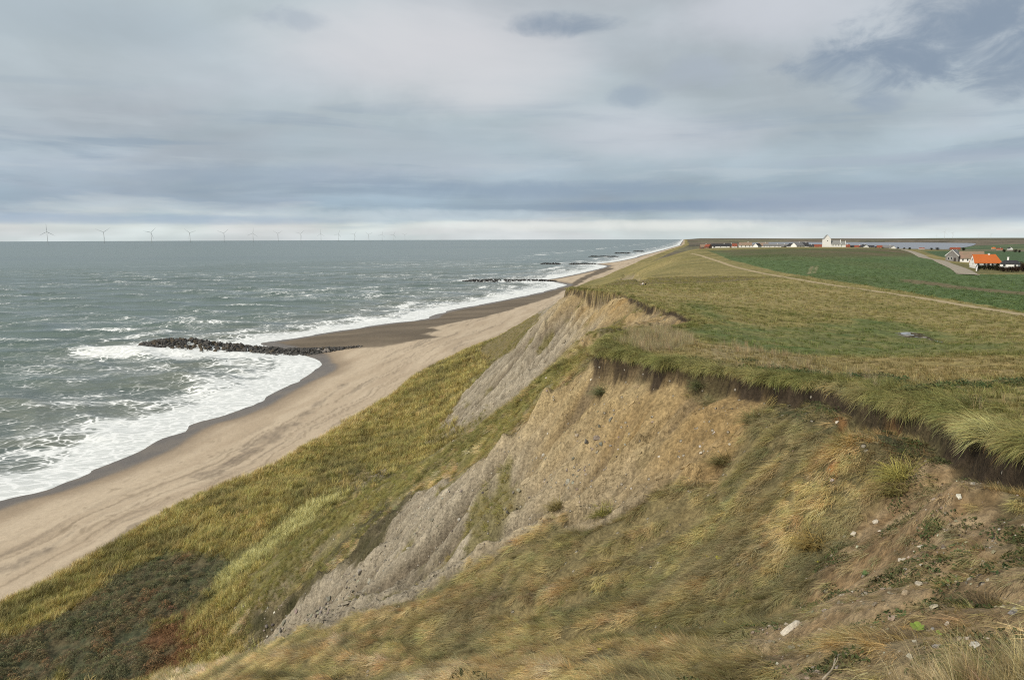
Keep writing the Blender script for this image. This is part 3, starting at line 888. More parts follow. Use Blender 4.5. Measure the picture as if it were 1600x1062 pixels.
def ground_mat(name, fine, bump, speck=0.0, rough=0.95, wet=False, grain=0.35, broad=.15, depth=1.0):
    m, t, out = new_mat(name)
    col = t.n('ShaderNodeAttribute', attribute_name='col').outputs[0]
    pos = t.n('ShaderNodeNewGeometry').outputs['Position']
    n = t.noise(pos, fine, 6, 0.65)
    n2 = t.noise(pos, fine * 0.23, 4, 0.6)
    g = t.math('MULTIPLY', t.maprange(n, 0.25, 0.75, 1 - grain, 1 + grain), t.maprange(n2, 0.3, 0.7, 1 - broad, 1 + broad))
    c = t.mix(1.0, col, t.n('ShaderNodeCombineXYZ', ins={0: g, 1: g, 2: g}).outputs[0], 'MULTIPLY')
    h = t.math('ADD', n, t.math('MULTIPLY', n2, 0.8))
    if speck:
        vo = t.n('ShaderNodeTexVoronoi', ins={'Vector': pos, 'Scale': speck})
        pick = t.math('MULTIPLY', t.maprange(vo.outputs['Distance'], 0.34, 0.22), t.math('GREATER_THAN', t.n('ShaderNodeSeparateColor', ins={0: vo.outputs['Color']}).outputs[0], 0.94))
        c = t.mix(t.math('MULTIPLY', pick, 0.7), c, (.44, .40, .33, 1))
        h = t.math('ADD', h, t.math('MULTIPLY', pick, 0.7))
    b = t.n('ShaderNodeBump', ins={'Strength': bump, 'Distance': depth * 0.5 / fine, 'Height': h})
    p = t.n('ShaderNodeBsdfPrincipled', ins={'Base Color': c, 'Roughness': rough, 'Normal': b.outputs[0]})
    p.inputs['Specular IOR Level'].default_value = 0.15
    if wet:
        w = t.n('ShaderNodeAttribute', attribute_name='wet').outputs['Fac']
        t.set(p.inputs['Roughness'], t.maprange(w, 0, 1, rough, 0.45))
        t.set(p.inputs['Specular IOR Level'], t.maprange(w, 0, 1, 0.15, 0.38))
    t.set(out.inputs[0], p)
    return m


MAT = {
    'beach': ground_mat('beach_sand', 5.0, 0.3, wet=True, grain=0.10, broad=.05),
    'cliff_slope': ground_mat('cliff_soil', 6.0, 1.0, speck=4.0, grain=0.38, depth=2.2),
    'foreland': ground_mat('foreland_turf', 2.5, 0.9, grain=0.35),
    'grassland': ground_mat('grassland_turf', 3.0, 0.9, grain=0.35),
    'crop_field': ground_mat('crop_leaves', 1.6, .6, grain=0.25),
    'far_country': ground_mat('far_country', 0.02, 0.1, grain=0.2),
}


def cut_land():
    F = FIELD
    X, Y = GX, GY
    lab = np.full(X.shape, 3)
    lab[(F['rim0'] < 0.02) & (GR < 230)] = 1
    lab[(F['rim0'] < 0.02) & (GR < 230) & (F['Z'] < 9)] = 2
    lab[F['M']['field'] > 0.5] = 4
    lab[GR > 1500] = 5
    lab[F['beach'] > 0.5] = 0
    drop = F['dsh'] < -90
    idx = np.arange(X.size).reshape(X.shape)
    q = np.stack([idx[:-1, :-1], idx[:-1, 1:], idx[1:, 1:], idx[1:, :-1]], -1).reshape(-1, 4)
    ql = lab[:-1, :-1].ravel()
    dr = (drop[:-1, :-1] & drop[1:, 1:]).ravel()
    V = np.stack([GX, GY, F['Z']], -1).reshape(-1, 3)
    Cc, Nn, Wt = F['col'].reshape(-1, 3), F['N'].reshape(-1, 3), F['wet'].ravel()
    for i, nm in enumerate(('beach', 'cliff_slope', 'foreland', 'grassland', 'crop_field', 'far_country')):
        qq = q[(ql == i) & ~dr]
        if not len(qq):
            continue
        u, inv = np.unique(qq, return_inverse=True)
        me = mesh_np(nm, V[u], inv.reshape(-1, 4), MAT[nm], Cc[u], Nn[u], floats={'wet': Wt[u]} if nm == 'beach' else None)
        link({'foreland': 'dune_foreland'}.get(nm, nm), me, kind='structure', label={
            'beach': 'pale sand beach with a dark wet strip along the surf', 'cliff_slope': 'eroding cliff slope of ochre clay, grey gravel and matted grass',
            'foreland': 'hummocky grassy foreland between the beach and the cliff foot', 'grassland': 'olive and straw coloured rough grassland on the cliff top',
            'crop_field': 'dark green crop field beyond the footpath', 'far_country': 'flat brown and green country beyond the village, haze put into its colour'}[nm])


cut_land()


# ------------------------------------------------------------------ the sea
GROYNE_A = at_z([218, 262, 320, 400, 470, 548], [543, 541, 543, 547, 549, 546.5], np.full(6, 0.5))[:, :2]
GROYNE_B = at_z([725, 780, 855], [438.5, 438.8, 439], np.full(3, 0.5))[:, :2]


def build_sea():
    az = np.radians(np.concatenate([np.arange(-70, -42, 1.0), np.arange(-42, 18, 0.125), np.arange(18, 34, 1.0)]))
    rr = np.concatenate([np.geomspace(75, 500, 330), np.geomspace(500, 2500, 200)[1:], np.geomspace(2500, 60000, 110)[1:]])
    A, R = np.meshgrid(az, rr)
    X, Y = np.sin(A) * R, np.cos(A) * R
    d = -sdist(X, Y, SHORE_POLY)
    shore_calm = sstep(2, 28, d)
    cell = R * 0.01
    z = np.zeros(X.shape)
    rng = np.random.default_rng(3)
    wx, wy = X + 9 * fbm(X, Y, 60, 2, 81), Y + 9 * fbm(X, Y, 60, 2, 82)
    for lam, amp, ang in ((42, .58, 252), (31, .42, 275), (23, .22, 240), (15, .15, 285), (11, .12, 228), (7.5, .08, 262), (5.2, .055, 250)):
        a = math.radians(ang)
        ph = (wx * math.cos(a) + wy * math.sin(a)) / lam * 2 * math.pi + rng.random() * 6
        s = 1 - np.abs(np.sin(ph / 2)) * 2 + .27
        env = .55 + .9 * vnoise(X / (lam * 2.6) + lam, Y / (lam * 2.6), int(lam))
        z += 1.45 * amp * env * s * sstep(0.45, 0.2, cell / lam)
    z *= lerp(0.12, 1.0, shore_calm)
    z0 = z.copy()
    # breakers running in, parallel to the waterline
    jag = 5 * fbm(X, Y, 45, 3, 83)
    ring = 0
    for d0, w, h, sd in ((21, 2.2, .75, 84), (44, 3.2, .7, 85), (72, 4, .6, 86)):
        e = d + jag - d0
        env = sstep(-.05, .45, fbm(X, Y, 55, 2, sd))
        prof = np.where(e > 0, np.exp(-(e / (w * 2.6)) ** 2), np.exp(-(e / w) ** 2))
        z += h * prof * env
        ring = np.maximum(ring, np.exp(-((e + w * 1.3) / (w * 1.8)) ** 2) * env)
    z = np.where(d > -3, np.maximum(z, lerp(0.02, -.035 * np.maximum(d, 0) + .25, sstep(1, 12, d))), z)
    n = fbm(X, Y, 26, 3, 87); n2 = fbm(X, Y, 70, 2, 88)
    dens = np.maximum.reduce([
        np.maximum(sstep(26, 9, d + 5 * n + 3 * n2) * 1.12, 1.2 * sstep(8, 3, d + 2 * n)),
        .56 * sstep(62, 20, d + 14 * n),
        .30 * sstep(120, 45, d + 25 * n2),
        .75 * ring])
    dens = np.maximum(dens, .26 * sstep(330, 120, d) * sstep(-.1, .45, n2 + .5 * n))
    dens = np.maximum(dens, .30 * sstep(1300, 150, d) * sstep(2600, 900, R) * sstep(-.35, .35, fbm(X * .35, Y, 60, 3, 89)))
    g1, _ = poly_dist(X, Y, GROYNE_A)
    dens = np.maximum(dens, .82 * np.exp(-(np.maximum(g1 - 7, 0) / 11) ** 2) + .50 * np.exp(-(g1 / 45) ** 2) * (.6 + .6 * n))
    g2, _ = poly_dist(X, Y, GROYNE_B)
    dens = np.maximum(dens, .75 * np.exp(-(g2 / 18) ** 2))
    bar = np.abs(d - 260 - 60 * n2) < 26                         # surf on the outer bar, far up the coast
    dens = np.maximum(dens, .55 * bar * sstep(900, 1800, R) * sstep(-.1, .3, n))
    crest = sstep(.55, 1.25, z0) * sstep(45, 90, d) * sstep(1700, 500, R)
    dens = np.maximum(dens, crest * (.30 + .22 * sstep(-.2, .4, fbm(X * .5, Y, 45, 3, 90))))
    lace = np.clip(dens, 0, 1.2)
    turb = sstep(120, 15, d + 20 * n)
    z -= R ** 2 / (2 * R_EARTH)
    keep = (d > -14)
    idx = np.arange(X.size).reshape(X.shape)
    q = np.stack([idx[:-1, :-1], idx[:-1, 1:], idx[1:, 1:], idx[1:, :-1]], -1)
    q = q[keep[:-1, :-1] | keep[1:, 1:]].reshape(-1, 4)
    u, inv = np.unique(q, return_inverse=True)
    m, t, out = new_mat('sea_water')
    pos = t.n('ShaderNodeNewGeometry').outputs['Position']
    dn = t.n('ShaderNodeAttribute', attribute_name='foam').outputs['Fac']
    tb = t.n('ShaderNodeAttribute', attribute_name='turbid').outputs['Fac']
    sep = t.n('ShaderNodeSeparateXYZ', ins={0: pos})
    # coordinates turned so that the pattern runs with the crests
    rot = t.n('ShaderNodeVectorRotate', rotation_type='Z_AXIS', ins={'Vector': pos, 'Angle': math.radians(-14)}).outputs[0]
    el = t.vmath('MULTIPLY', rot, (0.58, 1.0, 1.0))
    wv = t.n('ShaderNodeTexNoise', ins={'Vector': el, 'Scale': .12, 'Detail': 3.0}).outputs['Color']
    warped = t.vmath('ADD', el, t.vmath('MULTIPLY', t.vmath('SUBTRACT', wv, (.5, .5, .5)), (11, 11, 11)))
    blob = t.noise(warped, .11, 8, .62, .4)
    vo = t.n('ShaderNodeTexVoronoi', feature='DISTANCE_TO_EDGE', ins={'Vector': warped, 'Scale': .42})
    lc = t.maprange(vo.outputs['Distance'], 0.0, .16, 1, 0)
    fine = t.noise(el, .9, 6, .7, .6)
    val = t.math('ADD', t.math('ADD', t.math('MULTIPLY', blob, .95), t.math('MULTIPLY', lc, .17)), t.math('MULTIPLY', t.math('SUBTRACT', fine, .5), .34))
    th = t.math('SUBTRACT', .87, t.math('MULTIPLY', dn, .60))
    foam = t.maprange(t.math('SUBTRACT', val, th), -.035, .05)
    veil = t.math('MULTIPLY', t.maprange(t.math('SUBTRACT', val, th), -.17, .02), .32)
    fo = t.math('MAXIMUM', foam, veil)
    tint = t.noise(rot, .02, 3, .5)
    wc = t.mix(tint, (.074, .110, .088, 1), (.112, .152, .120, 1))
    wc = t.mix(t.math('MULTIPLY', tb, .75), wc, (.175, .18, .145, 1))
    patch = t.noise(t.vmath('MULTIPLY', rot, (.0006, .0022, 1)), 1.0, 4, .55)
    wc = t.mix(t.math('MULTIPLY', t.maprange(patch, .45, .65), .5), wc, (.05, .08, .078, 1))
    rp = t.noise(t.vmath('MULTIPLY', rot, (.55, 1.0, 1)), .9, 6, .62)
    rp2 = t.noise(t.vmath('MULTIPLY', rot, (.5, 1.0, 1)), .16, 4, .55)
    hgt = t.math('ADD', t.math('MULTIPLY', rp, .5), t.math('MULTIPLY', rp2, 1.6))
    bp = t.n('ShaderNodeBump', ins={'Strength': .55, 'Distance': .9, 'Height': hgt})
    wat = t.n('ShaderNodeBsdfPrincipled', ins={'Base Color': wc, 'Roughness': .22, 'IOR': 1.33, 'Normal': bp.outputs[0]})
    fb = t.n('ShaderNodeBump', ins={'Strength': .5, 'Distance': .35, 'Height': t.math('ADD', fine, blob)})
    fm = t.n('ShaderNodeBsdfPrincipled', ins={'Base Color': t.mix(t.maprange(t.math('ADD', t.math('MULTIPLY', fine, .6), t.math('MULTIPLY', lc, .25)), .22, .55), (.60, .62, .60, 1), (.84, .85, .83, 1)), 'Roughness': .85, 'Normal': fb.outputs[0]})
    mx = t.n('ShaderNodeMixShader', ins={0: fo, 1: wat.outputs[0], 2: fm.outputs[0]})
    t.set(out.inputs[0], mx)
    V = np.stack([X, Y, z], -1).reshape(-1, 3)
    me = mesh_np('sea', V[u], inv.reshape(-1, 4), m, floats={'foam': lace.ravel()[u], 'turbid': turb.ravel()[u]})
    link('sea', me, kind='structure', label='grey green sea with white surf along the beach')


build_sea()


def flat_patch(name, outline, z, mat, label, curve=True):
    bm = bmesh.new()
    vs = [bm.verts.new((p[0], p[1], z - (p[0] ** 2 + p[1] ** 2) / (2 * R_EARTH) * curve)) for p in outline]
    bm.faces.new(vs)
    bmesh.ops.triangulate(bm, faces=bm.faces[:])
    me = bpy.data.meshes.new(name)
    bm.to_mesh(me); bm.free()
    me.materials.append(mat)
    return link(name, me, kind='structure', label=label)


m, t, out = new_mat('lake_water')
p_ = t.n('ShaderNodeNewGeometry').outputs['Position']
b_ = t.n('ShaderNodeBump', ins={'Strength': .3, 'Distance': 2.0, 'Height': t.noise(p_, .05, 4, .6)})
t.set(out.inputs[0], t.n('ShaderNodeBsdfPrincipled', ins={'Base Color': (.19, .18, .185, 1), 'Roughness': .25, 'IOR': 1.33, 'Normal': b_.outputs[0]}))
flat_patch('lake', smooth_line(np.vstack([LAKE, LAKE[:1]]), 5)[:-1], LAKE_Z + 0.5, m, 'pale grey lake behind the village')


# footpath and gravel road: ribbons lying on the land
def ribbon(name, line, width, mat, label, lift=0.05, n_across=5, seed=5, nat=0.25):
    seg = np.r_[0, np.cumsum(np.hypot(*np.diff(line, axis=0).T))]
    out_ = []
    s = [0.0]
    while s[-1] < seg[-1]:
        i = s[-1]
        x = np.interp(i, seg, line[:, 0]); y = np.interp(i, seg, line[:, 1])
        s.append(i + max(0.4, 0.006 * math.hypot(x, y)))
    s = np.array(s)
    x, y = np.interp(s, seg, line[:, 0]), np.interp(s, seg, line[:, 1])
    tx, ty = np.gradient(x), np.gradient(y)
    L = np.hypot(tx, ty) + 1e-9
    nx, ny = -ty / L, tx / L
    wl = width / 2 * (1 + nat * fbm(x, y, 3.0, 3, seed)); wr = width / 2 * (1 + nat * fbm(x, y, 3.0, 3, seed + 1))
    vv = []
    for k in range(n_across):
        u = k / (n_across - 1) * 2 - 1
        w = np.where(u < 0, wl, wr) * u
        X, Y = x + nx * w, y + ny * w
        Z = sample(FIELD['Z'], X, Y) + lift * (1 - 0.7 * abs(u) ** 3) + 0.02 * fbm(X, Y, 0.8, 2, seed)
        vv.append(np.stack([X, Y, Z], -1))
    V = np.stack(vv, 1)
    n = len(s)
    idx = np.arange(n * n_across).reshape(n, n_across)
    q = np.stack([idx[:-1, :-1], idx[:-1, 1:], idx[1:, 1:], idx[1:, :-1]], -1).reshape(-1, 4)
    me = mesh_np(name, V.reshape(-1, 3), q, mat)
    return link(name, me, kind='structure', label=label)


def plain_mat(name, col, rough=.9, scale=4.0, var=.2, bump=.3, col2=None, spec=.2):
    m, t, out = new_mat(name)
    co = t.n('ShaderNodeTexCoord').outputs['Object']
    n = t.noise(co, scale, 5, .6)
    n2 = t.noise(co, scale * .2, 3, .5)
    c2 = col2 or tuple(c * (1 - var) for c in col)
    c = t.mix(t.maprange(t.math('ADD', t.math('MULTIPLY', n, .6), t.math('MULTIPLY', n2, .4)), .35, .65), (*col, 1), (*c2, 1))
    b = t.n('ShaderNodeBump', ins={'Strength': bump, 'Distance': .3 / scale, 'Height': n})
    p = t.n('ShaderNodeBsdfPrincipled', ins={'Base Color': c, 'Roughness': rough, 'Normal': b.outputs[0]})
    p.inputs['Specular IOR Level'].default_value = spec
    t.set(out.inputs[0], p)
    return m


MAT['path'] = plain_mat('trodden_sand', (.42, .33, .20), scale=1.2, col2=(.30, .24, .13), bump=.4)
MAT['gravel_road'] = plain_mat('gravel', (.36, .31, .245), scale=1.0, col2=(.29, .25, .19), bump=.4)
ribbon('footpath', PATH, 2.3, MAT['path'], 'narrow sandy footpath between the grassland and the crop field', lift=.07)
ribbon('gravel_road', ROAD, 7.0, MAT['gravel_road'], 'pale gravel road winding past the farm', lift=.25, nat=.12)


# ------------------------------------------------------------------ vegetation and loose stones: instances of small clumps
def leaf_mat(name, trans=.18, spec=0.0):
    m, t, out = new_mat(name)
    tint = t.n('ShaderNodeAttribute', attribute_type='INSTANCER', attribute_name='tint').outputs[0]
    var = t.n('ShaderNodeAttribute', attribute_name='col').outputs[0]
    c = t.mix(1.0, tint, var, 'MULTIPLY')
    d = t.n('ShaderNodeBsdfDiffuse', ins={0: c})
    tr = t.n('ShaderNodeBsdfTranslucent', ins={0: c})
    mx = t.n('ShaderNodeMixShader', ins={0: trans, 1: d.outputs[0], 2: tr.outputs[0]})
    t.set(out.inputs[0], mx)
    return m


def stone_mat(name, inst=True, col=(.3, .27, .23)):
    m, t, out = new_mat(name)
    co = t.n('ShaderNodeTexCoord').outputs['Object']
    n = t.noise(co, 3.0, 5, .6)
    c = t.n('ShaderNodeAttribute', attribute_type='INSTANCER', attribute_name='tint').outputs[0] if inst else (*col, 1)
    g = t.maprange(n, .3, .7, .72, 1.18)
    c = t.mix(1.0, c, t.n('ShaderNodeCombineXYZ', ins={0: g, 1: g, 2: g}).outputs[0], 'MULTIPLY')
    b = t.n('ShaderNodeBump', ins={'Strength': .5, 'Distance': .1, 'Height': n})
    p = t.n('ShaderNodeBsdfPrincipled', ins={'Base Color': c, 'Roughness': .85, 'Normal': b.outputs[0]})
    p.inputs['Specular IOR Level'].default_value = .25
    t.set(out.inputs[0], p)
    return m


MAT['blade'] = leaf_mat('grass_blade')
MAT['leaf'] = leaf_mat('leaf', .2)
MAT['stone_i'] = stone_mat('loose_stone')


def blade_clump(name, n, length, width, spread, tilt, lean, droop, seed, az_spread=.7, segs=3, lv=.35):
    """n tapered, arching blades growing from a small disc and leaning towards local +X"""
    r = np.random.default_rng(seed)
    V, Q, Cc = [], [], []
    for i in range(n):
        a = r.random() * 6.283; rad = spread * math.sqrt(r.random())
        p = np.array([rad * math.cos(a), rad * math.sin(a), -.03])
        L = length * (1 + lv * r.uniform(-1, 1))
        az = r.normal(0, az_spread) if lean else r.random() * 6.283
        th = abs(r.normal(tilt, .22))
        hd = np.array([math.cos(az), math.sin(az), 0.0])
        side = np.array([-hd[1], hd[0], 0.0])
        tw = r.uniform(-.6, .6)
        side = side * math.cos(tw) + np.array([0, 0, 1.0]) * math.sin(tw)
        w = width * r.uniform(.7, 1.3)
        base = len(V)
        v = r.uniform(.5, 1.4); warm = r.uniform(-.08, .08)
        for k in range(segs + 1):
            f = k / segs
            ww = w * (1 - f) ** .7 * .5 + w * .03
            V += [p - side * ww, p + side * ww]
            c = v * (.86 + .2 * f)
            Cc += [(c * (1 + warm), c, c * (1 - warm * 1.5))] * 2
            if k:
                b = base + 2 * (k - 1)
                Q.append((b, b + 1, b + 3, b + 2))
            t_ = min(th + droop * f * r.uniform(.7, 1.3), 2.3)
            p = p + (hd * math.sin(t_) + np.array([0, 0, 1.0]) * math.cos(t_)) * L / segs
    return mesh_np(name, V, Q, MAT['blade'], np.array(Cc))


def leaf_clump(name, n, radius, height, size, seed, dome=True, flat=.5):
    r = np.random.default_rng(seed)
    V, Q, Cc = [], [], []
    for i in range(n):
        a = r.random() * 6.283; q = math.sqrt(r.random())
        h = height * (1 - q * q) * (.35 + .65 * r.random() ** .5) if dome else height * r.random()
        p = np.array([radius * q * math.cos(a), radius * q * math.sin(a), h])
        nrm = np.array([r.normal(0, 1), r.normal(0, 1), flat * 2 + abs(r.normal(0, 1))]); nrm /= np.linalg.norm(nrm)
        u = np.cross(nrm, [math.cos(a * 7), math.sin(a * 7), .2]); u /= np.linalg.norm(u)
        w = np.cross(nrm, u)
        s = size * r.uniform(.6, 1.3)
        b = len(V)
        V += [p - u * s, p - w * s * .45, p + u * s, p + w * s * .45]
        v = r.uniform(.65, 1.3)
        Cc += [(v * r.uniform(.92, 1.08), v, v * .95)] * 4
        Q.append((b, b + 1, b + 2, b + 3))
    return mesh_np(name, V, Q, MAT['leaf'], np.array(Cc), smooth=False)


def hull_stone(name, seed, n=14, mat=None, flat=.75):
    r = np.random.default_rng(seed)
    bm = bmesh.new()
    for i in range(n):
        v = r.normal(0, 1, 3); v /= np.linalg.norm(v)
        v *= r.uniform(.75, 1.1)
        bm.verts.new((v[0] * r.uniform(.85, 1.2), v[1], v[2] * flat))
    res = bmesh.ops.convex_hull(bm, input=bm.verts[:])
    junk = [g for g in res['geom_interior'] + res['geom_unused'] if isinstance(g, bmesh.types.BMVert)]
    if junk:
        bmesh.ops.delete(bm, geom=list(set(junk)), context='VERTS')
    me = bpy.data.meshes.new(name)
    bm.to_mesh(me); bm.free()
    if mat:
        me.materials.append(mat)
    return me


def proto_set(name, meshes):
    c = bpy.data.collections.new(name)
    for i, me in enumerate(meshes):
        o = bpy.data.objects.new(f'{name}_{i:02d}', me)
        c.objects.link(o)
    return c


PROTO = {
    'lying': proto_set('lying_grass', [blade_clump('lying', 46, .44, .010, .22, 1.0, True, .55, 100 + i, .38) for i in range(5)]),
    'lying_far': proto_set('lying_grass_far', [blade_clump('lyingf', 30, .55, .020, .28, .70, True, .8, 110 + i) for i in range(4)]),
    'rim': proto_set('edge_grass', [blade_clump('rim', 46, .72, .012, .22, .55, True, 1.6, 120 + i, .42, 4) for i in range(5)]),
    'marram': proto_set('foreland_clump', [blade_clump('marram', 40, .75, .030, .42, .35, True, .75, 130 + i, 1.1) for i in range(5)]),
    'turf': proto_set('turf_clump', [blade_clump('turf', 26, .24, .022, .22, .5, True, .8, 140 + i, 1.0, 2) for i in range(4)]),
    'reed': proto_set('reed_clump', [blade_clump('reed', 26, .95, .016, .30, .12, True, .35, 150 + i, 1.2) for i in range(4)]),
    'fine': proto_set('fine_grass', [blade_clump('fine', 60, .46, .0042, .09, .30, True, 1.0, 160 + i, .6, 4) for i in range(4)]),
    'herb': proto_set('herb_clump', [leaf_clump('herb', 46, .22, .12, .032, 170 + i) for i in range(4)]),
    'shrub': proto_set('shrub_clump', [leaf_clump('shrub', 120, .55, .60, .062, 180 + i) for i in range(4)]),
    'crop': proto_set('crop_clump', [leaf_clump('crop', 34, .5, .30, .10, 190 + i, flat=1.2) for i in range(3)]),
    'stone': proto_set('stone_bit', [hull_stone('stonebit', 200 + i, 12, MAT['stone_i']) for i in range(6)]),
}


def scatter_tree():
    ng = bpy.data.node_groups.new('scatter', 'GeometryNodeTree')
    ng.interface.new_socket('Geometry', in_out='INPUT', socket_type='NodeSocketGeometry')
    ng.interface.new_socket('Collection', in_out='INPUT', socket_type='NodeSocketCollection')
    ng.interface.new_socket('Geometry', in_out='OUTPUT', socket_type='NodeSocketGeometry')
    N = ng.nodes
    gi, go = N.new('NodeGroupInput'), N.new('NodeGroupOutput')
    ci = N.new('GeometryNodeCollectionInfo')
    ci.inputs['Separate Children'].default_value = True
    ci.inputs['Reset Children'].default_value = True
    ip = N.new('GeometryNodeInstanceOnPoints')
    ip.inputs['Pick Instance'].default_value = True

    def att(nm, ty):
        a = N.new('GeometryNodeInputNamedAttribute'); a.data_type = ty
        a.inputs['Name'].default_value = nm
        return a.outputs['Attribute']
    L = ng.links
    L.new(gi.outputs[0], ip.inputs['Points'])
    L.new(gi.outputs[1], ci.inputs['Collection'])
    L.new(ci.outputs[0], ip.inputs['Instance'])
    L.new(att('pick', 'INT'), ip.inputs['Instance Index'])
    L.new(att('rot', 'FLOAT_VECTOR'), ip.inputs['Rotation'])
    L.new(att('scl', 'FLOAT_VECTOR'), ip.inputs['Scale'])
    L.new(ip.outputs[0], go.inputs[0])
    return ng


SCATTER = scatter_tree()


def euler_from(xa, za):
    """euler angles of frames with local Z along za and local X as near xa as can be"""
    za = za / (np.linalg.norm(za, axis=1, keepdims=True) + 1e-9)
    ya = np.cross(za, xa); ya /= np.linalg.norm(ya, axis=1, keepdims=True) + 1e-9
    xa = np.cross(ya, za)
    return np.stack([np.arctan2(ya[:, 2], za[:, 2]), -np.arcsin(np.clip(xa[:, 2], -1, 1)), np.arctan2(xa[:, 1], xa[:, 0])], -1)


def scatter(name, proto, pos, xdir, zdir, scl, tint, label):
    n = len(pos)
    me = bpy.data.meshes.new(name)
    me.vertices.add(n)
    me.vertices.foreach_set('co', np.asarray(pos, np.float32).ravel())
    rot = euler_from(xdir, zdir)
    if np.ndim(scl) == 1:
        scl = np.repeat(np.asarray(scl)[:, None], 3, 1)
    for nm, ty, fld, v in (('rot', 'FLOAT_VECTOR', 'vector', rot), ('scl', 'FLOAT_VECTOR', 'vector', scl), ('tint', 'FLOAT_COLOR', 'color', np.c_[tint, np.ones(n)])):
        a = me.attributes.new(nm, ty, 'POINT')
        a.data.foreach_set(fld, np.asarray(v, np.float32).ravel())
    a = me.attributes.new('pick', 'INT', 'POINT')
    a.data.foreach_set('value', RNG.integers(0, 64, n).astype(np.int32))
    o = link(name, me, kind='stuff', label=label)
    md = o.modifiers.new('scatter', 'NODES')
    md.node_group = SCATTER
    md['Socket_1'] = PROTO[proto]
    return o


_dR = np.diff(RR)[:, None]
_dA = np.diff(AZ)[None, :]
_area = (GR[:-1, :-1] * _dR * _dA) / np.clip(FIELD['N'][:-1, :-1, 2], .5, 1)
_view = (np.abs(GA) < math.radians(40.5)) & (GR > 1.0)


def draw_points(dens):
    w = (dens * _view)[:-1, :-1] * _area
    k = RNG.poisson(np.clip(w, 0, 50))
    ir, ia = np.nonzero(k)
    rep = k[ir, ia]
    ir, ia = np.repeat(ir, rep), np.repeat(ia, rep)
    a = AZ[ia] + RNG.random(len(ia)) * (AZ[ia + 1] - AZ[ia])
    r = RR[ir] + RNG.random(len(ir)) * (RR[ir + 1] - RR[ir])
    x, y = np.sin(a) * r, np.cos(a) * r
    z = sample(FIELD['Z'], x, y)
    return x, y, z, r


def unit(v):
    return v / (np.linalg.norm(v, axis=-1, keepdims=True) + 1e-9)


def palette(t, cols):
    t = np.clip(t, 0, .9999) * (len(cols) - 1)
    i = t.astype(int)
    c = np.array(cols)
    return c[i] + (c[i + 1] - c[i]) * (t - i)[:, None]


def jitter(n, s=.12):
    return 1 + s * RNG.standard_normal((n, 1)) + .05 * RNG.standard_normal((n, 3))


def fallv(x, y, spread):
    dx, dy = fall_dir(x, y)
    a = RNG.normal(0, spread, len(x))
    ca, sa = np.cos(a), np.sin(a)
    return np.stack([dx * ca - dy * sa, dx * sa + dy * ca, np.full(len(x), -.6)], -1)


def cell(x, y, size, k=0):
    """one random number for every tuft: ragged cells stretched along the fall line"""
    wx, wy = x + .45 * size * fbm(x, y, size, 2, 401), y + .45 * size * fbm(x, y, size, 2, 402)
    return _hash(np.floor((wx * .93 + wy * .37) / (size * 2.4)), np.floor((-wx * .37 + wy * .93) / size), 77 + k)


def comb(x, y, spread):
    """near slope: the wind has combed the grass down and sideways; farther off it follows the fall line"""
    v = fallv(x, y, spread)
    a = RNG.normal(0, spread, len(x)) + .35 * fbm(x, y, 4, 2, 411)
    w = sstep(46, 28, y)[:, None]
    c = np.stack([-.93 * np.cos(a) + .37 * np.sin(a), -.37 * np.cos(a) - .93 * np.sin(a), np.full(len(x), -.6)], -1)
    return v * (1 - w) + c * w


def rfall(c, r0, p, lo, hi):
    return np.clip(c * (r0 / np.maximum(GR, 1)) ** p, lo, hi)


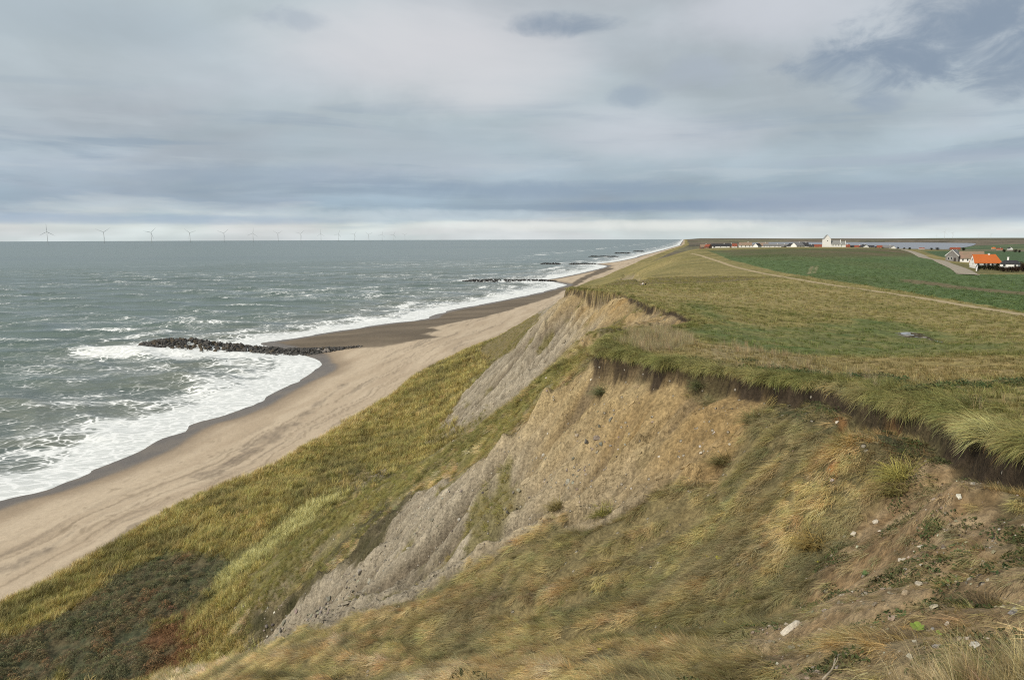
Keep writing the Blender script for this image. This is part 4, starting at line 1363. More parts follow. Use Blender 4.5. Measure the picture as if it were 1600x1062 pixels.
def vegetation():
    F, M = FIELD, FIELD['M']
    up = lambda n: np.repeat(np.array([[0, 0, 1.0]]), n, 0)
    barer = np.clip(F['bare_b'] * 1.45, 0, 1)
    cover = F['slope'] * (1 - F['bare']) * (1 - .90 * barer)
    edge_off = sstep(-.25, -.6, F['rim0'])
    gap = sstep(-.55, -.1, fbm(GX, GY, 1.6, 3, 301) + .25 * F['lic']['m'])
    # --- matted grass of the near slope
    d = cover * edge_off * (1 - .72 * M['herbs']) * (1 - .85 * M['rib']) * gap * rfall(42, 16, 1.2, 0, 95) * (GR < 62) * (GR > 4)
    x, y, z, r = draw_points(d)
    n = len(x)
    N = sample(F['N'], x, y)
    big = fbm((x * .93 + y * .37) * .45, (-x * .37 + y * .93), 2.6, 3, 302) + .25 * lic_at(LIC_C, x, y) * .6
    t_ = .5 + .55 * big + .20 * lic_at(LIC_M, x, y) + RNG.normal(0, .10, n)
    tint = palette(t_, [(.23, .21, .11), (.30, .265, .12), (.40, .33, .145), (.48, .385, .19), (.45, .315, .14), (.56, .46, .28)]) * jitter(n)
    tint = tint * (.74 + .86 * cell(x, y, .75, 3))[:, None]
    gg = sstep(.1, .4, fbm(x, y, 2.2, 3, 303))[:, None] * .55
    tint = tint * (1 - gg) + np.array([[.285, .265, .155]]) * gg
    scatter('slope_grass', 'lying', np.stack([x, y, z], -1), comb(x, y, .30), unit(N + up(n) * .12), (.65 + .5 * RNG.random(n)) * np.clip(.34 + r / 42, .42, 1.3) * (.75 + .5 * cell(x, y, .75)), tint,
            'matted straw and olive grass combed down the near cliff slope')
    # --- thin moss and grass on the rib and on far parts of the slope
    d = (cover * M['rib'] * 1.3 + cover * (1 - M['rib']) * (GR > 50)) * edge_off * sstep(-.5, .1, fbm(GX, GY, 3, 3, 304) + .25 * F['lic']['m']) * rfall(8, 60, 1.2, .5, 14)
    d = d + F['bare'] * F['slope'] * sstep(.36, .5, fbm(GX, GY, 4.5, 4, 61) - .08 * F['lic']['c']) * 2.5 * (F['Z'] < 34) * (GR < 150)
    x, y, z, r = draw_points(d)
    n = len(x)
    tint = palette(.5 + .7 * fbm(x, y, 6, 3, 305) + RNG.normal(0, .1, n), [(.19, .18, .07), (.28, .25, .085), (.36, .30, .11)]) * jitter(n)
    scatter('ridge_grass', 'lying_far', np.stack([x, y, z], -1), fallv(x, y, .35), unit(sample(F['N'], x, y) + up(n) * .2), .45 + .4 * RNG.random(n), tint,
            'thin olive grass on the ribs between the bare faces')
    # --- dark low herbs under the edge and on the brown patch
    d = F['slope'] * edge_off * (M['herbs'] * sstep(-.35, .2, F['n3'] + .5 * F['n2']) * 16 + F['bare_b'] * sstep(.16, .5, fbm(GX, GY, .8, 3, 306)) * 14 + .9 * cover * sstep(.1, .5, F['n3'])) * (GR < 45) * rfall(1, 16, .8, 0, 1.4)
    x, y, z, r = draw_points(d)
    n = len(x)
    tint = palette(RNG.random(n), [(.055, .085, .035), (.085, .10, .045), (.13, .115, .06), (.10, .13, .06)]) * jitter(n)
    scatter('slope_herbs', 'herb', np.stack([x, y, z], -1), fallv(x, y, 3), unit(sample(F['N'], x, y) + up(n) * .4), .6 + .8 * RNG.random(n), tint,
            'dark green low herbs growing below the turf edge')
    # --- long grass hanging over the cliff edge
    seg = RIM[8:]
    L = np.r_[0, np.cumsum(np.hypot(*np.diff(seg, axis=0).T))]
    pts = []
    s = 0.0
    m_near, m_far = 42, 20
    S = []
    while s < L[-1]:
        x0 = np.interp(s, L, seg[:, 0]); y0 = np.interp(s, L, seg[:, 1])
        r0 = math.hypot(x0, y0)
        S.append(s)
        s += .0125 * max(1, r0 / 40)
    S = np.array(S)
    x0, y0 = np.interp(S, L, seg[:, 0]), np.interp(S, L, seg[:, 1])
    ok = (y0 < 132)
    S, x0, y0 = S[ok], x0[ok], y0[ok]
    e = .01
    tx, ty = np.interp(S + .6, L, seg[:, 0]) - np.interp(S - .6, L, seg[:, 0]), np.interp(S + .6, L, seg[:, 1]) - np.interp(S - .6, L, seg[:, 1])
    tl = np.hypot(tx, ty) + e
    ox, oy = -ty / tl, tx / tl                                     # outward, away from the land
    back = RNG.gamma(1.3, .60, len(S)) * 1.0 + .02
    wob = .30 * fbm(x0, y0, 1.7, 2, 21) + .14 * fbm(x0, y0, .45, 2, 22)
    x, y = x0 - ox * (back - wob), y0 - oy * (back - wob)
    z = sample(F['Z'], x, y)
    zin = sample(F['P'], x, y)
    z = np.where(back < .25, np.maximum(z, zin - .12), z)
    keep = RNG.random(len(S)) < (.25 + .75 * sstep(-.35, .15, fbm(x0, y0, 1.3, 3, 307)))
    keep &= (y0 < 48) | (RNG.random(len(S)) < .55)
    x, y, z, ox, oy, back = x[keep], y[keep], z[keep], ox[keep], oy[keep], back[keep]
    n = len(x)
    cl = cell(x, y, .5, 5)
    a = RNG.normal(0, .22, n) + (cell(x, y, .5, 6) - .5) * 1.3
    # the sea wind has combed it down and towards the left
    hx, hy = ox * .8 - .5, oy * .8 - .2
    hl = np.hypot(hx, hy) + 1e-6
    hx, hy = hx / hl, hy / hl
    xd = np.stack([hx * np.cos(a) - hy * np.sin(a), hx * np.sin(a) + hy * np.cos(a), np.zeros(n)], -1)
    kk = .15 + .5 * sstep(.8, 0, back)
    zd = unit(np.stack([hx * kk, hy * kk, np.ones(n)], -1))
    t_ = .45 + .7 * fbm(x, y, 2.4, 3, 308) + RNG.normal(0, .14, n) + .1 * (back > 1)
    tint = palette(t_, [(.22, .225, .08), (.32, .31, .115), (.42, .385, .16), (.50, .44, .22)]) * jitter(n) * (.72 + .46 * cell(x, y, .5, 7))[:, None]
    scatter('cliff_edge_grass', 'rim', np.stack([x, y, z], -1), xd, zd, (.45 + .35 * RNG.random(n) + .5 * cl) * np.where(y > 48, .75, 1.0), tint, 'long yellow green grass hanging over the cliff edge')
    # --- grass of the foreland
    fo = F['fore'] * (1 - M['shrub']) * sstep(-2.2, .8, F['dgl'] + 1.2 * F['n2']) * (GR > 45)
    d = fo * rfall(6.5, 70, 1.15, .35, 8) * (GR < 330)
    x, y, z, r = draw_points(d)
    n = len(x)
    big = fbm(x, y, 11, 3, 309) + .5 * fbm(x, y, 3, 2, 310)
    edge = sstep(5, 0, sample(F['dgl'], x, y))
    tint = palette(.45 + .6 * big + RNG.normal(0, .12, n) + .35 * edge, [(.31, .275, .12), (.45, .385, .15), (.56, .475, .185), (.64, .52, .235)]) * jitter(n)
    pl = sample(M['pale'], x, y)[:, None]
    tint = tint * (1 - pl * .9) + np.array([[.68, .64, .30]]) * pl * .9
    dark = sstep(.2, .5, fbm(x, y, 5.5, 3, 311))[:, None] * .5
    tint = tint * (1 - dark) + np.array([[.22, .205, .10]]) * dark
    a = RNG.normal(-.5, .8, n)
    scatter('foreland_grass', 'marram', np.stack([x, y, z], -1), np.stack([np.cos(a), np.sin(a), 0 * a], -1), unit(sample(F['N'], x, y) + up(n)), (.65 + .5 * RNG.random(n)) * np.clip(.7 + r / 200, .9, 1.8), tint,
            'yellow green dune grass covering the foreland above the beach')
    # --- dark shrub carpet at the foot of the slope
    d = F['fore'] * np.clip(M['shrub'] * sstep(-.6, -.1, F['n2']) * 4.2 + M['red'] * 2.5, 0, 5) * (GR < 110)
    x, y, z, r = draw_points(d)
    n = len(x)
    t_ = .45 + .5 * fbm(x, y, 5, 3, 312) + RNG.normal(0, .16, n)
    tint = palette(t_, [(.11, .125, .075), (.15, .16, .09), (.19, .175, .10), (.24, .17, .10), (.29, .165, .09)]) * jitter(n)
    rd = sample(M['red'], x, y)[:, None]
    tint = tint * (1 - .75 * rd) + np.array([[.24, .115, .06]]) * .75 * rd
    scatter('low_shrubs', 'shrub', np.stack([x, y, z], -1), fallv(x, y, 3), up(n), .45 + .75 * RNG.random(n) ** 1.5, tint, 'dark green and reddish low shrubs at the foot of the slope')
    # --- turf of the cliff top
    tp = F['top'] * (GR > 10) * (GR < 300) * (1 - M['field']) * (1 - M['puddle']) * sstep(.9, 1.8, F['dpath']) * (F['rim0'] > .3)
    d = tp * (1 - .6 * M['lush']) * rfall(14, 22, 1.55, .12, 16) * sstep(-.6, .1, fbm(GX, GY, 2.1, 3, 53) + .2)
    x, y, z, r = draw_points(d)
    n = len(x)
    big = fbm(x, y, 22, 4, 52) + .5 * fbm(x, y, 4, 3, 313)
    tint = palette(.5 + .6 * big + RNG.normal(0, .1, n), [(.145, .16, .055), (.23, .225, .08), (.31, .28, .11), (.39, .33, .15)]) * jitter(n)
    lu = sample(M['lush'], x, y)[:, None]
    tint = tint * (1 - .75 * lu) + np.array([[.10, .15, .04]]) * .75 * lu
    tn = sample(M['tan'], x, y)[:, None]
    tint = tint * (1 - .5 * tn) + np.array([[.38, .28, .14]]) * .5 * tn
    a = RNG.normal(2.7, .5, n)
    scatter('meadow_grass', 'turf', np.stack([x, y, z], -1), np.stack([np.cos(a), np.sin(a), 0 * a], -1), up(n), (.55 + .6 * RNG.random(n) ** 2) * np.clip(.8 + r / 150, .8, 1.9), tint, 'short olive and straw tussocks on the cliff top')
    # --- tall dry stems on the headland
    d = (M['reed'] * 13 + M['reed_two'] * sstep(-.1, .4, fbm(GX, GY, 2.5, 3, 314)) * 5) * F['top'] * (F['rim0'] > .25)
    d = d + .8 * F['top'] * sstep(.2, .5, fbm(GX, GY, 3.5, 3, 315)) * (GR > 14) * (GR < 45) * (F['rim0'] > 1.2) * (F['rim0'] < 9)
    x, y, z, r = draw_points(d)
    n = len(x)
    tint = palette(RNG.random(n), [(.40, .33, .18), (.50, .41, .24), (.36, .30, .16)]) * jitter(n)
    a = RNG.normal(2.7, .4, n)
    scatter('dry_stems', 'reed', np.stack([x, y, z], -1), np.stack([np.cos(a), np.sin(a), 0 * a], -1), up(n), .32 + .34 * RNG.random(n), tint, 'tall dry straw stems standing on the headland')
    # --- green herbs among the grass behind the edge
    d = F['top'] * sstep(.12, .45, fbm(GX, GY, 2.8, 3, 316)) * (F['rim0'] > .8) * (F['rim0'] < 8) * (GR < 40) * (GR > 8) * 7
    x, y, z, r = draw_points(d)
    n = len(x)
    tint = palette(RNG.random(n), [(.07, .11, .05), (.12, .14, .065), (.14, .12, .07)]) * jitter(n)
    scatter('meadow_herbs', 'herb', np.stack([x, y, z + .05], -1), fallv(x, y, 3), up(n), 1.0 + 1.2 * RNG.random(n), tint, 'green herbs among the grass behind the cliff edge')
    # --- the tuft of pale grass at the photographer's feet
    x, y = RNG.uniform(1.0, 4.2, 1100), RNG.uniform(1.9, 3.4, 1100)
    k = (sdist(x, y, RIM_POLY) > -.05) & (x > 1.75) & (y > 2.55)
    x, y = x[k], y[k]
    z = sample(F['Z'], x, y)
    n = len(x)
    tint = palette(RNG.random(n) ** 1.3, [(.66, .54, .32), (.58, .47, .25), (.36, .33, .15)]) * jitter(n)
    a = RNG.normal(2.9, .45, n)
    scatter('straw_tuft', 'fine', np.stack([x, y, z], -1), np.stack([np.cos(a), np.sin(a), 0 * a], -1), up(n), .26 + .2 * RNG.random(n), tint, 'pale straw grass at the near cliff edge, bottom corner')
    # --- crop leaves
    d = M['field'] * (1 - .9 * M['track']) * rfall(1.6, 110, 2.1, 0, 2.0) * (GR < 420)
    x, y, z, r = draw_points(d)
    n = len(x)
    tint = palette(.5 + .6 * fbm(x, y, 15, 3, 317) + RNG.normal(0, .15, n), [(.092, .138, .058), (.12, .17, .068), (.15, .205, .08)]) * jitter(n)
    scatter('crop_leaves', 'crop', np.stack([x, y, z - .05], -1), fallv(x, y, 3), up(n), .7 + .6 * RNG.random(n), tint, 'leafy green crop in the field beyond the footpath')
    # --- loose stones on the faces
    grey = sstep(32, 25, F['Z'])
    d = F['slope'] * np.clip(F['bare'] * (.7 + 1.2 * grey) * 4.5 + F['bare_b'] * 34 + 1.2 * cover + M['rib'] * 1.5, 0, 20) * sstep(-.5, .3, F['n3'] + .5 * F['n2']) * rfall(1, 25, 1.2, .12, 1.5) * (GR < 150) * (F['rim0'] < -.6)
    x, y, z, r = draw_points(d)
    n = len(x)
    tint = palette(RNG.random(n) ** 1.6, [(.22, .185, .14), (.33, .27, .19), (.42, .36, .28), (.62, .58, .50)]) * jitter(n)
    sz = (.007 + .015 * RNG.gamma(1.0, .8, n)) * np.clip(.6 + r / 30, .8, 3.0)
    scatter('scree_stones', 'stone', np.stack([x, y, z + sz * .25], -1), fallv(x, y, 3), unit(sample(F['N'], x, y)), np.clip(sz, .007, .14), tint, 'small loose stones and gravel lying on the bare faces')
    dch, _t = poly_dist(GX, GY, CHUTE_LINE)
    d = F['bare'] * F['slope'] * np.exp(-(dch / 2.6) ** 2) * sstep(-.2, .4, F['n2'] + .4 * F['n3']) * 7 * (GR < 75)
    x, y, z, r = draw_points(d)
    n = len(x)
    tint = palette(RNG.random(n), [(.11, .10, .085), (.19, .17, .14), (.27, .235, .19), (.42, .38, .32)]) * jitter(n)
    sz = .035 + .06 * RNG.gamma(1.1, .8, n)
    scatter('chute_debris', 'stone', np.stack([x, y, z + sz * .2], -1), fallv(x, y, 3), unit(sample(F['N'], x, y)), np.clip(sz, .03, .26), tint, 'grey broken stones and lumps gathered along the bottom of the scree chute')
    # --- clods and darker lumps on the clay
    d = F['bare'] * F['slope'] * sstep(-.3, .5, F['n3'] + .3 * F['lic']['m']) * rfall(7, 35, 1.4, .1, 9) * (GR < 140) * (F['rim0'] < -1)
    x, y, z, r = draw_points(d)
    n = len(x)
    tint = sample(F['col'], x, y) * (.8 + .45 * RNG.random((n, 1)))
    sz = (.022 + .05 * RNG.gamma(1.0, .8, n)) * np.clip(r / 60, .7, 1.6)
    scatter('clay_clods', 'stone', np.stack([x, y, z], -1), fallv(x, y, .5), unit(sample(F['N'], x, y)), np.stack([sz * 2.2, sz, sz * .6], -1), tint, 'crumbled clods of clay on the cliff faces')


vegetation()


# ------------------------------------------------------------------ things
def thing(name, label, cat, loc=(0, 0, 0), rotz=0.0, group=None):
    o = bpy.data.objects.new(name, None)
    COL.objects.link(o)
    o.empty_display_size = .5
    o.location = loc
    o.rotation_euler = (0, 0, rotz)
    o['label'] = label
    o['category'] = cat
    if group:
        o['group'] = group
    return o


def mesh_bm(name, bm, mat, smooth=False):
    me = bpy.data.meshes.new(name)
    bmesh.ops.recalc_face_normals(bm, faces=bm.faces[:])
    bm.to_mesh(me)
    bm.free()
    if mat:
        me.materials.append(mat)
    if smooth:
        me.polygons.foreach_set('use_smooth', np.ones(len(me.polygons), bool))
    return me


def bm_box(bm, x0, x1, y0, y1, z0, z1):
    v = [bm.verts.new((x, y, z)) for z in (z0, z1) for x, y in ((x0, y0), (x1, y0), (x1, y1), (x0, y1))]
    for f in ((3, 2, 1, 0), (4, 5, 6, 7), (0, 1, 5, 4), (1, 2, 6, 5), (2, 3, 7, 6), (3, 0, 4, 7)):
        bm.faces.new([v[i] for i in f])


def bm_tube(bm, pts, rads, n=8, cap=True):
    rings = []
    pts = [Vector(p) for p in pts]
    for i, p in enumerate(pts):
        d = (pts[min(i + 1, len(pts) - 1)] - pts[max(i - 1, 0)]).normalized()
        a = d.orthogonal().normalized() if i == 0 else (rings[-1][1] - d * rings[-1][1].dot(d)).normalized()
        b = d.cross(a)
        r = rads[i] if hasattr(rads, '__len__') else rads
        rings.append(([bm.verts.new(p + (a * math.cos(k * 2 * math.pi / n) + b * math.sin(k * 2 * math.pi / n)) * r) for k in range(n)], a))
    for (r0, _), (r1, _) in zip(rings, rings[1:]):
        for k in range(n):
            bm.faces.new((r0[k], r0[(k + 1) % n], r1[(k + 1) % n], r1[k]))
    if cap:
        bm.faces.new(rings[0][0][::-1])
        bm.faces.new(rings[-1][0])


def ground_z(x, y):
    return float(sample(FIELD['Z'], np.array([x]), np.array([y]))[0])


_PIX = GX * 0


def hit(px, py):
    """ground point seen at a point of the photograph, on the finished relief"""
    d = ray(px, py)
    ts = np.geomspace(2.0, 4000, 2400)
    p = EYE + d[None, :] * ts[:, None]
    z = sample(FIELD['Z'], p[:, 0], p[:, 1])
    b = p[:, 2] < z
    k = max(int(b.argmax()), 1) if b.any() else len(ts) - 1
    g0, g1 = p[k - 1, 2] - z[k - 1], z[k] - p[k, 2]
    q = p[k - 1] + (p[k] - p[k - 1]) * max(0, min(1, g0 / max(g0 + g1, 1e-6)))
    return np.array([q[0], q[1], ground_z(q[0], q[1])])


def ahead(px, Y):
    d = ray(px, 374.0)
    x = d[0] / d[1] * Y
    return np.array([x, Y, ground_z(x, Y)])


# ---- rock groynes
MAT['rock'] = stone_mat('groyne_rock', False, (.085, .080, .074))
MAT['rock_wet'] = stone_mat('groyne_rock_wet', False, (.04, .038, .036))
MAT['rock_brown'] = stone_mat('groyne_rock_brown', False, (.105, .085, .06))
MAT['rock_pale'] = stone_mat('groyne_rock_pale', False, (.24, .215, .19))


def near_groyne():
    base = at_z(380, 545, 0.0)
    root = thing('rock_groyne', 'long dark boulder groyne running out from the sand, nearest and largest one', 'groyne', (base[0], base[1], 0), 0, 'rock groynes along the coast')
    rng = np.random.default_rng(21)
    # front edge at the water and crest seen behind it
    fr = [(216, 543), (232, 548.5), (262, 550.5), (300, 551), (350, 549), (378, 550), (420, 555.5), (450, 556), (480, 554.5), (515, 552), (538, 549.2), (566, 547)]
    bk = [(216, 540.5), (232, 536), (262, 531.5), (300, 531), (350, 538), (378, 539), (420, 542), (450, 544), (480, 545.5), (515, 546), (538, 546.5), (566, 544.6)]
    tops = [1.0, 2.1, 3.0, 2.9, 1.8, 1.6, 1.4, 1.3, 1.2, 1.0, .7, .3]
    F_ = at_z([p[0] for p in fr], [p[1] for p in fr], np.full(12, .2))[:, :2]
    B_ = at_z([p[0] for p in bk], [p[1] for p in bk], np.full(12, .2))[:, :2]
    shapes = [hull_stone('rock', 300 + i, 16, MAT['rock' if i % 3 else 'rock_brown'], .8) for i in range(9)]
    pale = [hull_stone('rock', 330 + i, 16, MAT['rock_pale'], .75) for i in range(3)]
    cand = []
    for _ in range(1500):
        t = rng.random() ** .9 * 11
        i = min(int(t), 10); f = t - i
        a, b = F_[i] * (1 - f) + F_[i + 1] * f, B_[i] * (1 - f) + B_[i + 1] * f
        if t > 10 and rng.random() < .75:
            continue
        s = rng.random()
        top = tops[i] * (1 - f) + tops[i + 1] * f
        h = top * (1 - abs(2 * s - 1) ** 1.6)
        p = a * (1 - s) + b * s
        z0 = max(ground_z(*p) if t > 7 else -.3, -.3) if t > 7 else -.2
        r = (.95 if t < 6.5 else .72 if t < 9 else .55) * rng.uniform(.6, 1.25)
        cand.append((p[0], p[1], z0 + h * rng.uniform(.75, 1.05), r, t, s))
    # those that face the camera and stand highest come first as rocks of their own
    cand.sort(key=lambda c: -(c[3] * 1.2 + c[2] * .5 + (1 - c[5]) * .8))
    for k, (x, y, z, r, t, s) in enumerate(cand[:300]):
        me = pale[k % 3] if t > 8.3 and rng.random() < .4 else shapes[rng.integers(9)]
        o = link('rock', me, root, loc=(x - base[0], y - base[1], z))
        o.scale = (r, r * rng.uniform(.8, 1.1), r * rng.uniform(.8, 1.1))
        o.rotation_euler = rng.uniform(-3, 3, 3)
    V, Q, n = [], [], 0
    bm = bmesh.new()
    for (x, y, z, r, t, s) in cand[300:]:
        q = rng.normal(0, 1, (9, 3)); q /= np.linalg.norm(q, axis=1, keepdims=True)
        vs = [bm.verts.new((x - base[0] + a[0] * r, y - base[1] + a[1] * r, z - .15 + a[2] * r * .8)) for a in q]
        res = bmesh.ops.convex_hull(bm, input=vs)
        junk = list({g for g in res['geom_interior'] + res['geom_unused'] if isinstance(g, bmesh.types.BMVert)})
        if junk:
            bmesh.ops.delete(bm, geom=junk, context='VERTS')
    link('rubble', mesh_bm('rubble', bm, MAT['rock']), root, kind='stuff')


near_groyne()


def far_groyne(px0, px1, py, label, top=1.6, wid=9.0, seed=1, gap=None):
    rng = np.random.default_rng(seed)
    a, b = at_z(px0, py, .3), at_z(px1, py + .2, .3)
    L = math.hypot(b[0] - a[0], b[1] - a[1])
    d = (b - a)[:2] / L
    nrm = np.array([-d[1], d[0]])
    bm = bmesh.new()
    n = int(min(420, L * wid / 3.2))
    for _ in range(n):
        t = rng.random()
        if gap and gap[0] < t < gap[1]:
            continue
        s = rng.uniform(-1, 1)
        e = min(1, t * 9, (1 - t) * 7 + .15)
        p = d * t * L + nrm * s * wid / 2 * (.5 + .5 * e)
        h = top * .75 * (1 - abs(s) ** 1.7) * e * (.9 + .15 * math.sin(t * 17 + seed)) - .2
        r = rng.uniform(.7, 1.3)
        q = rng.normal(0, 1, (9, 3)); q /= np.linalg.norm(q, axis=1, keepdims=True)
        vs = [bm.verts.new((p[0] + c[0] * r, p[1] + c[1] * r, h + c[2] * r * .75)) for c in q]
        res = bmesh.ops.convex_hull(bm, input=vs)
        junk = list({g for g in res['geom_interior'] + res['geom_unused'] if isinstance(g, bmesh.types.BMVert)})
        if junk:
            bmesh.ops.delete(bm, geom=junk, context='VERTS')
    me = mesh_bm('rock_groyne', bm, MAT['rock_wet'])
    o = link('rock_groyne', me, label=label, cat='groyne', group='rock groynes along the coast', loc=(a[0], a[1], -(a[1] ** 2) / (2 * R_EARTH)))


far_groyne(722, 872, 438.8, 'black rock groyne with a broken middle, second along the coast beyond the cliff spur', 2.8, 15, 2, (.40, .44))
far_groyne(845, 876, 412.2, 'short detached rock reef just seaward of the third groyne', 3.0, 18, 3)
far_groyne(889, 932, 412.4, 'low dark groyne joined to a sand spit, third along the coast', 2.8, 17, 4)
far_groyne(919, 966, 400.9, 'thin dark groyne with surf breaking at its tip, fourth along the coast', 3.2, 20, 5)
far_groyne(960, 986, 395.6, 'faint short groyne, fifth and next to farthest along the coast', 3.4, 24, 6)
far_groyne(990, 1006, 392.6, 'tiny farthest groyne seen where the coast narrows', 3.6, 26, 7)

# ---- wind turbines
MAT['turbine'] = plain_mat('turbine_paint', (.50, .52, .53), .5, 3.0, .05, .02)


def turbine_meshes():
    bm = bmesh.new(); bm_tube(bm, [(0, 0, -25), (0, 0, 20), (0, 0, 112)], [2.7, 2.5, 1.7], 12)
    tower = mesh_bm('tower', bm, MAT['turbine'], True)
    bm = bmesh.new(); bm_box(bm, -2.6, 2.6, -5, 11, 112.2, 118)
    bmesh.ops.bevel(bm, geom=bm.edges[:], offset=.8, segments=2, affect='EDGES')
    nac = mesh_bm('nacelle', bm, MAT['turbine'])
    bm = bmesh.new(); bm_tube(bm, [(0, -5.2, 0), (0, -7.5, 0), (0, -9.6, 0)], [2.4, 2.3, .5], 12)
    hub = mesh_bm('hub', bm, MAT['turbine'], True)
    bm = bmesh.new()
    prev = None
    for r_, c, th in ((1.5, 2.2, 2.0), (8, 2.8, 1.6), (16, 4.0, 1.1), (40, 2.8, .7), (65, 1.8, .4), (80, .8, .2)):
        ring = [bm.verts.new((x * c, -7.4 + y * th / 2, r_)) for x, y in ((-.35, 0), (0, -1), (.65, 0), (0, 1))]
        if prev:
            for k in range(4):
                bm.faces.new((prev[k], prev[(k + 1) % 4], ring[(k + 1) % 4], ring[k]))
        else:
            bm.faces.new(ring[::-1])
        prev = ring
    bm.faces.new(prev)
    blade = mesh_bm('blade', bm, MAT['turbine'])
    return tower, nac, hub, blade


TM = turbine_meshes()


def turbine(x, y, zb, phase, label, group, s=1.0):
    face = math.atan2(-x, y) + random.uniform(-.25, .25)         # rotor turned roughly up the wind, towards the land
    o = thing('wind_turbine', label, 'wind turbine', (x, y, zb), face, group)
    o.scale = (s, s, s)
    link('tower', TM[0], o); link('nacelle', TM[1], o)
    link('hub', TM[2], o, loc=(0, 0, 115))
    for k in range(3):
        b = link('blade', TM[3], o, loc=(0, 0, 115))
        b.rotation_euler = (0, math.radians(phase + 120 * k), 0)


_tx = [74, 162.5, 236.5, 297, 350, 395.5, 434.5, 470, 501.5, 529, 554, 576.3, 597, 615.3, 632.7]
_ph = [0, 55, 42, 70, 50, 8, 60, 48, 0, 20, 35, 66, 15, 28, 58]
_ordinal = ['second', 'third', 'fourth', 'fifth', 'sixth', 'seventh', 'eighth', 'ninth', 'tenth', 'eleventh', 'twelfth', 'thirteenth', 'fourteenth']
for i, (px, ph) in enumerate(zip(_tx, _ph)):
    Y = 6900 + 520 * i
    x = ray(px, 372)[0] / ray(px, 372)[1] * Y
    if i == 0:
        lb = 'tallest offshore wind turbine, far left over the sea, one blade straight up'
    elif i == 14:
        lb = 'smallest offshore wind turbine, farthest right end of the row over the sea'
    else:
        lb = f'offshore wind turbine over the sea horizon, {_ordinal[i - 1]} of the row from the left'
    turbine(x, Y, -(x * x + Y * Y) / (2 * R_EARTH), ph, lb, 'offshore wind turbines along the horizon')
for px, Y, s, ph, lb in ((1475.5, 8200, .72, 20, 'tallest grey wind turbine inland, beyond the right end of the lake'), (1488, 9000, .64, 45, 'slender grey wind turbine just right of the tallest inland one'),
                         (1463, 11500, .45, 10, 'small grey wind turbine just left of the tallest inland one'), (1529, 11500, .6, 30, 'faint inland wind turbine standing over the far fields, left of two'),
                         (1548, 11000, .62, 70, 'faint inland wind turbine standing over the far fields, right of two')):
    x = ray(px, 372)[0] / ray(px, 372)[1] * Y
    turbine(x, Y, ground_z(x, Y), ph, lb, 'inland wind turbines beyond the lake', s)

# ---- houses
MAT['white_wall'] = plain_mat('white_plaster', (.80, .79, .76), .8, .8, .06, .1)
MAT['grey_wall'] = plain_mat('grey_boards', (.22, .21, .20), .8, 1.5, .2, .3)
MAT['brick_wall'] = plain_mat('brown_brick', (.20, .12, .085), .85, 2.0, .2, .3)
MAT['yellow_wall'] = plain_mat('yellow_brick', (.48, .40, .27), .85, 2.0, .1, .3)
MAT['orange_roof'] = plain_mat('orange_tiles', (.50, .135, .035), .7, 1.2, .12, .4)
MAT['red_roof'] = plain_mat('red_tiles', (.25, .075, .045), .75, 1.2, .15, .4)
MAT['dark_roof'] = plain_mat('dark_slates', (.045, .045, .048), .8, 1.2, .2, .3)
MAT['grey_roof'] = plain_mat('grey_sheets', (.20, .195, .19), .7, 1.0, .2, .3)
MAT['brown_roof'] = plain_mat('weathered_tiles', (.29, .19, .145), .85, .5, .2, .4, (.22, .175, .12))
MAT['lead_roof'] = plain_mat('lead_sheets', (.25, .25, .235), .6, .8, .12, .2)
MAT['trim'] = plain_mat('white_paint', (.78, .78, .76), .6, 2.0, .05, .05)
MAT['pane'] = plain_mat('window_glass', (.03, .035, .04), .12, 2.0, .1, .02, spec=.5)
MAT['door'] = plain_mat('door_wood', (.06, .05, .045), .6, 2.0, .2, .1)


def wall_body(L, W, h, rh, hip=(0, 0)):
    """walls with gable tops; hip cuts a gable down"""
    bm = bmesh.new()
    x0, x1, y0, y1 = -L / 2, L / 2, -W / 2, W / 2
    ends = []
    for x, hp in ((x0, hip[0]), (x1, hip[1])):
        pts = [(x, y0, -1.5), (x, y1, -1.5), (x, y1, h)]
        if hp < 1:
            f = 1 - hp
            pts += [(x, W / 2 * (1 - f), h + rh * f)]
            if hp > 0:
                pts += [(x, -W / 2 * (1 - f), h + rh * f)]
        pts += [(x, y0, h)]
        ends.append([bm.verts.new(p) for p in pts])
    for e in ends:
        bm.faces.new(e)
    a, b = ends
    bm.faces.new((a[0], b[0], b[-1], a[-1]))
    bm.faces.new((a[1], a[2], b[2], b[1]))
    return bm


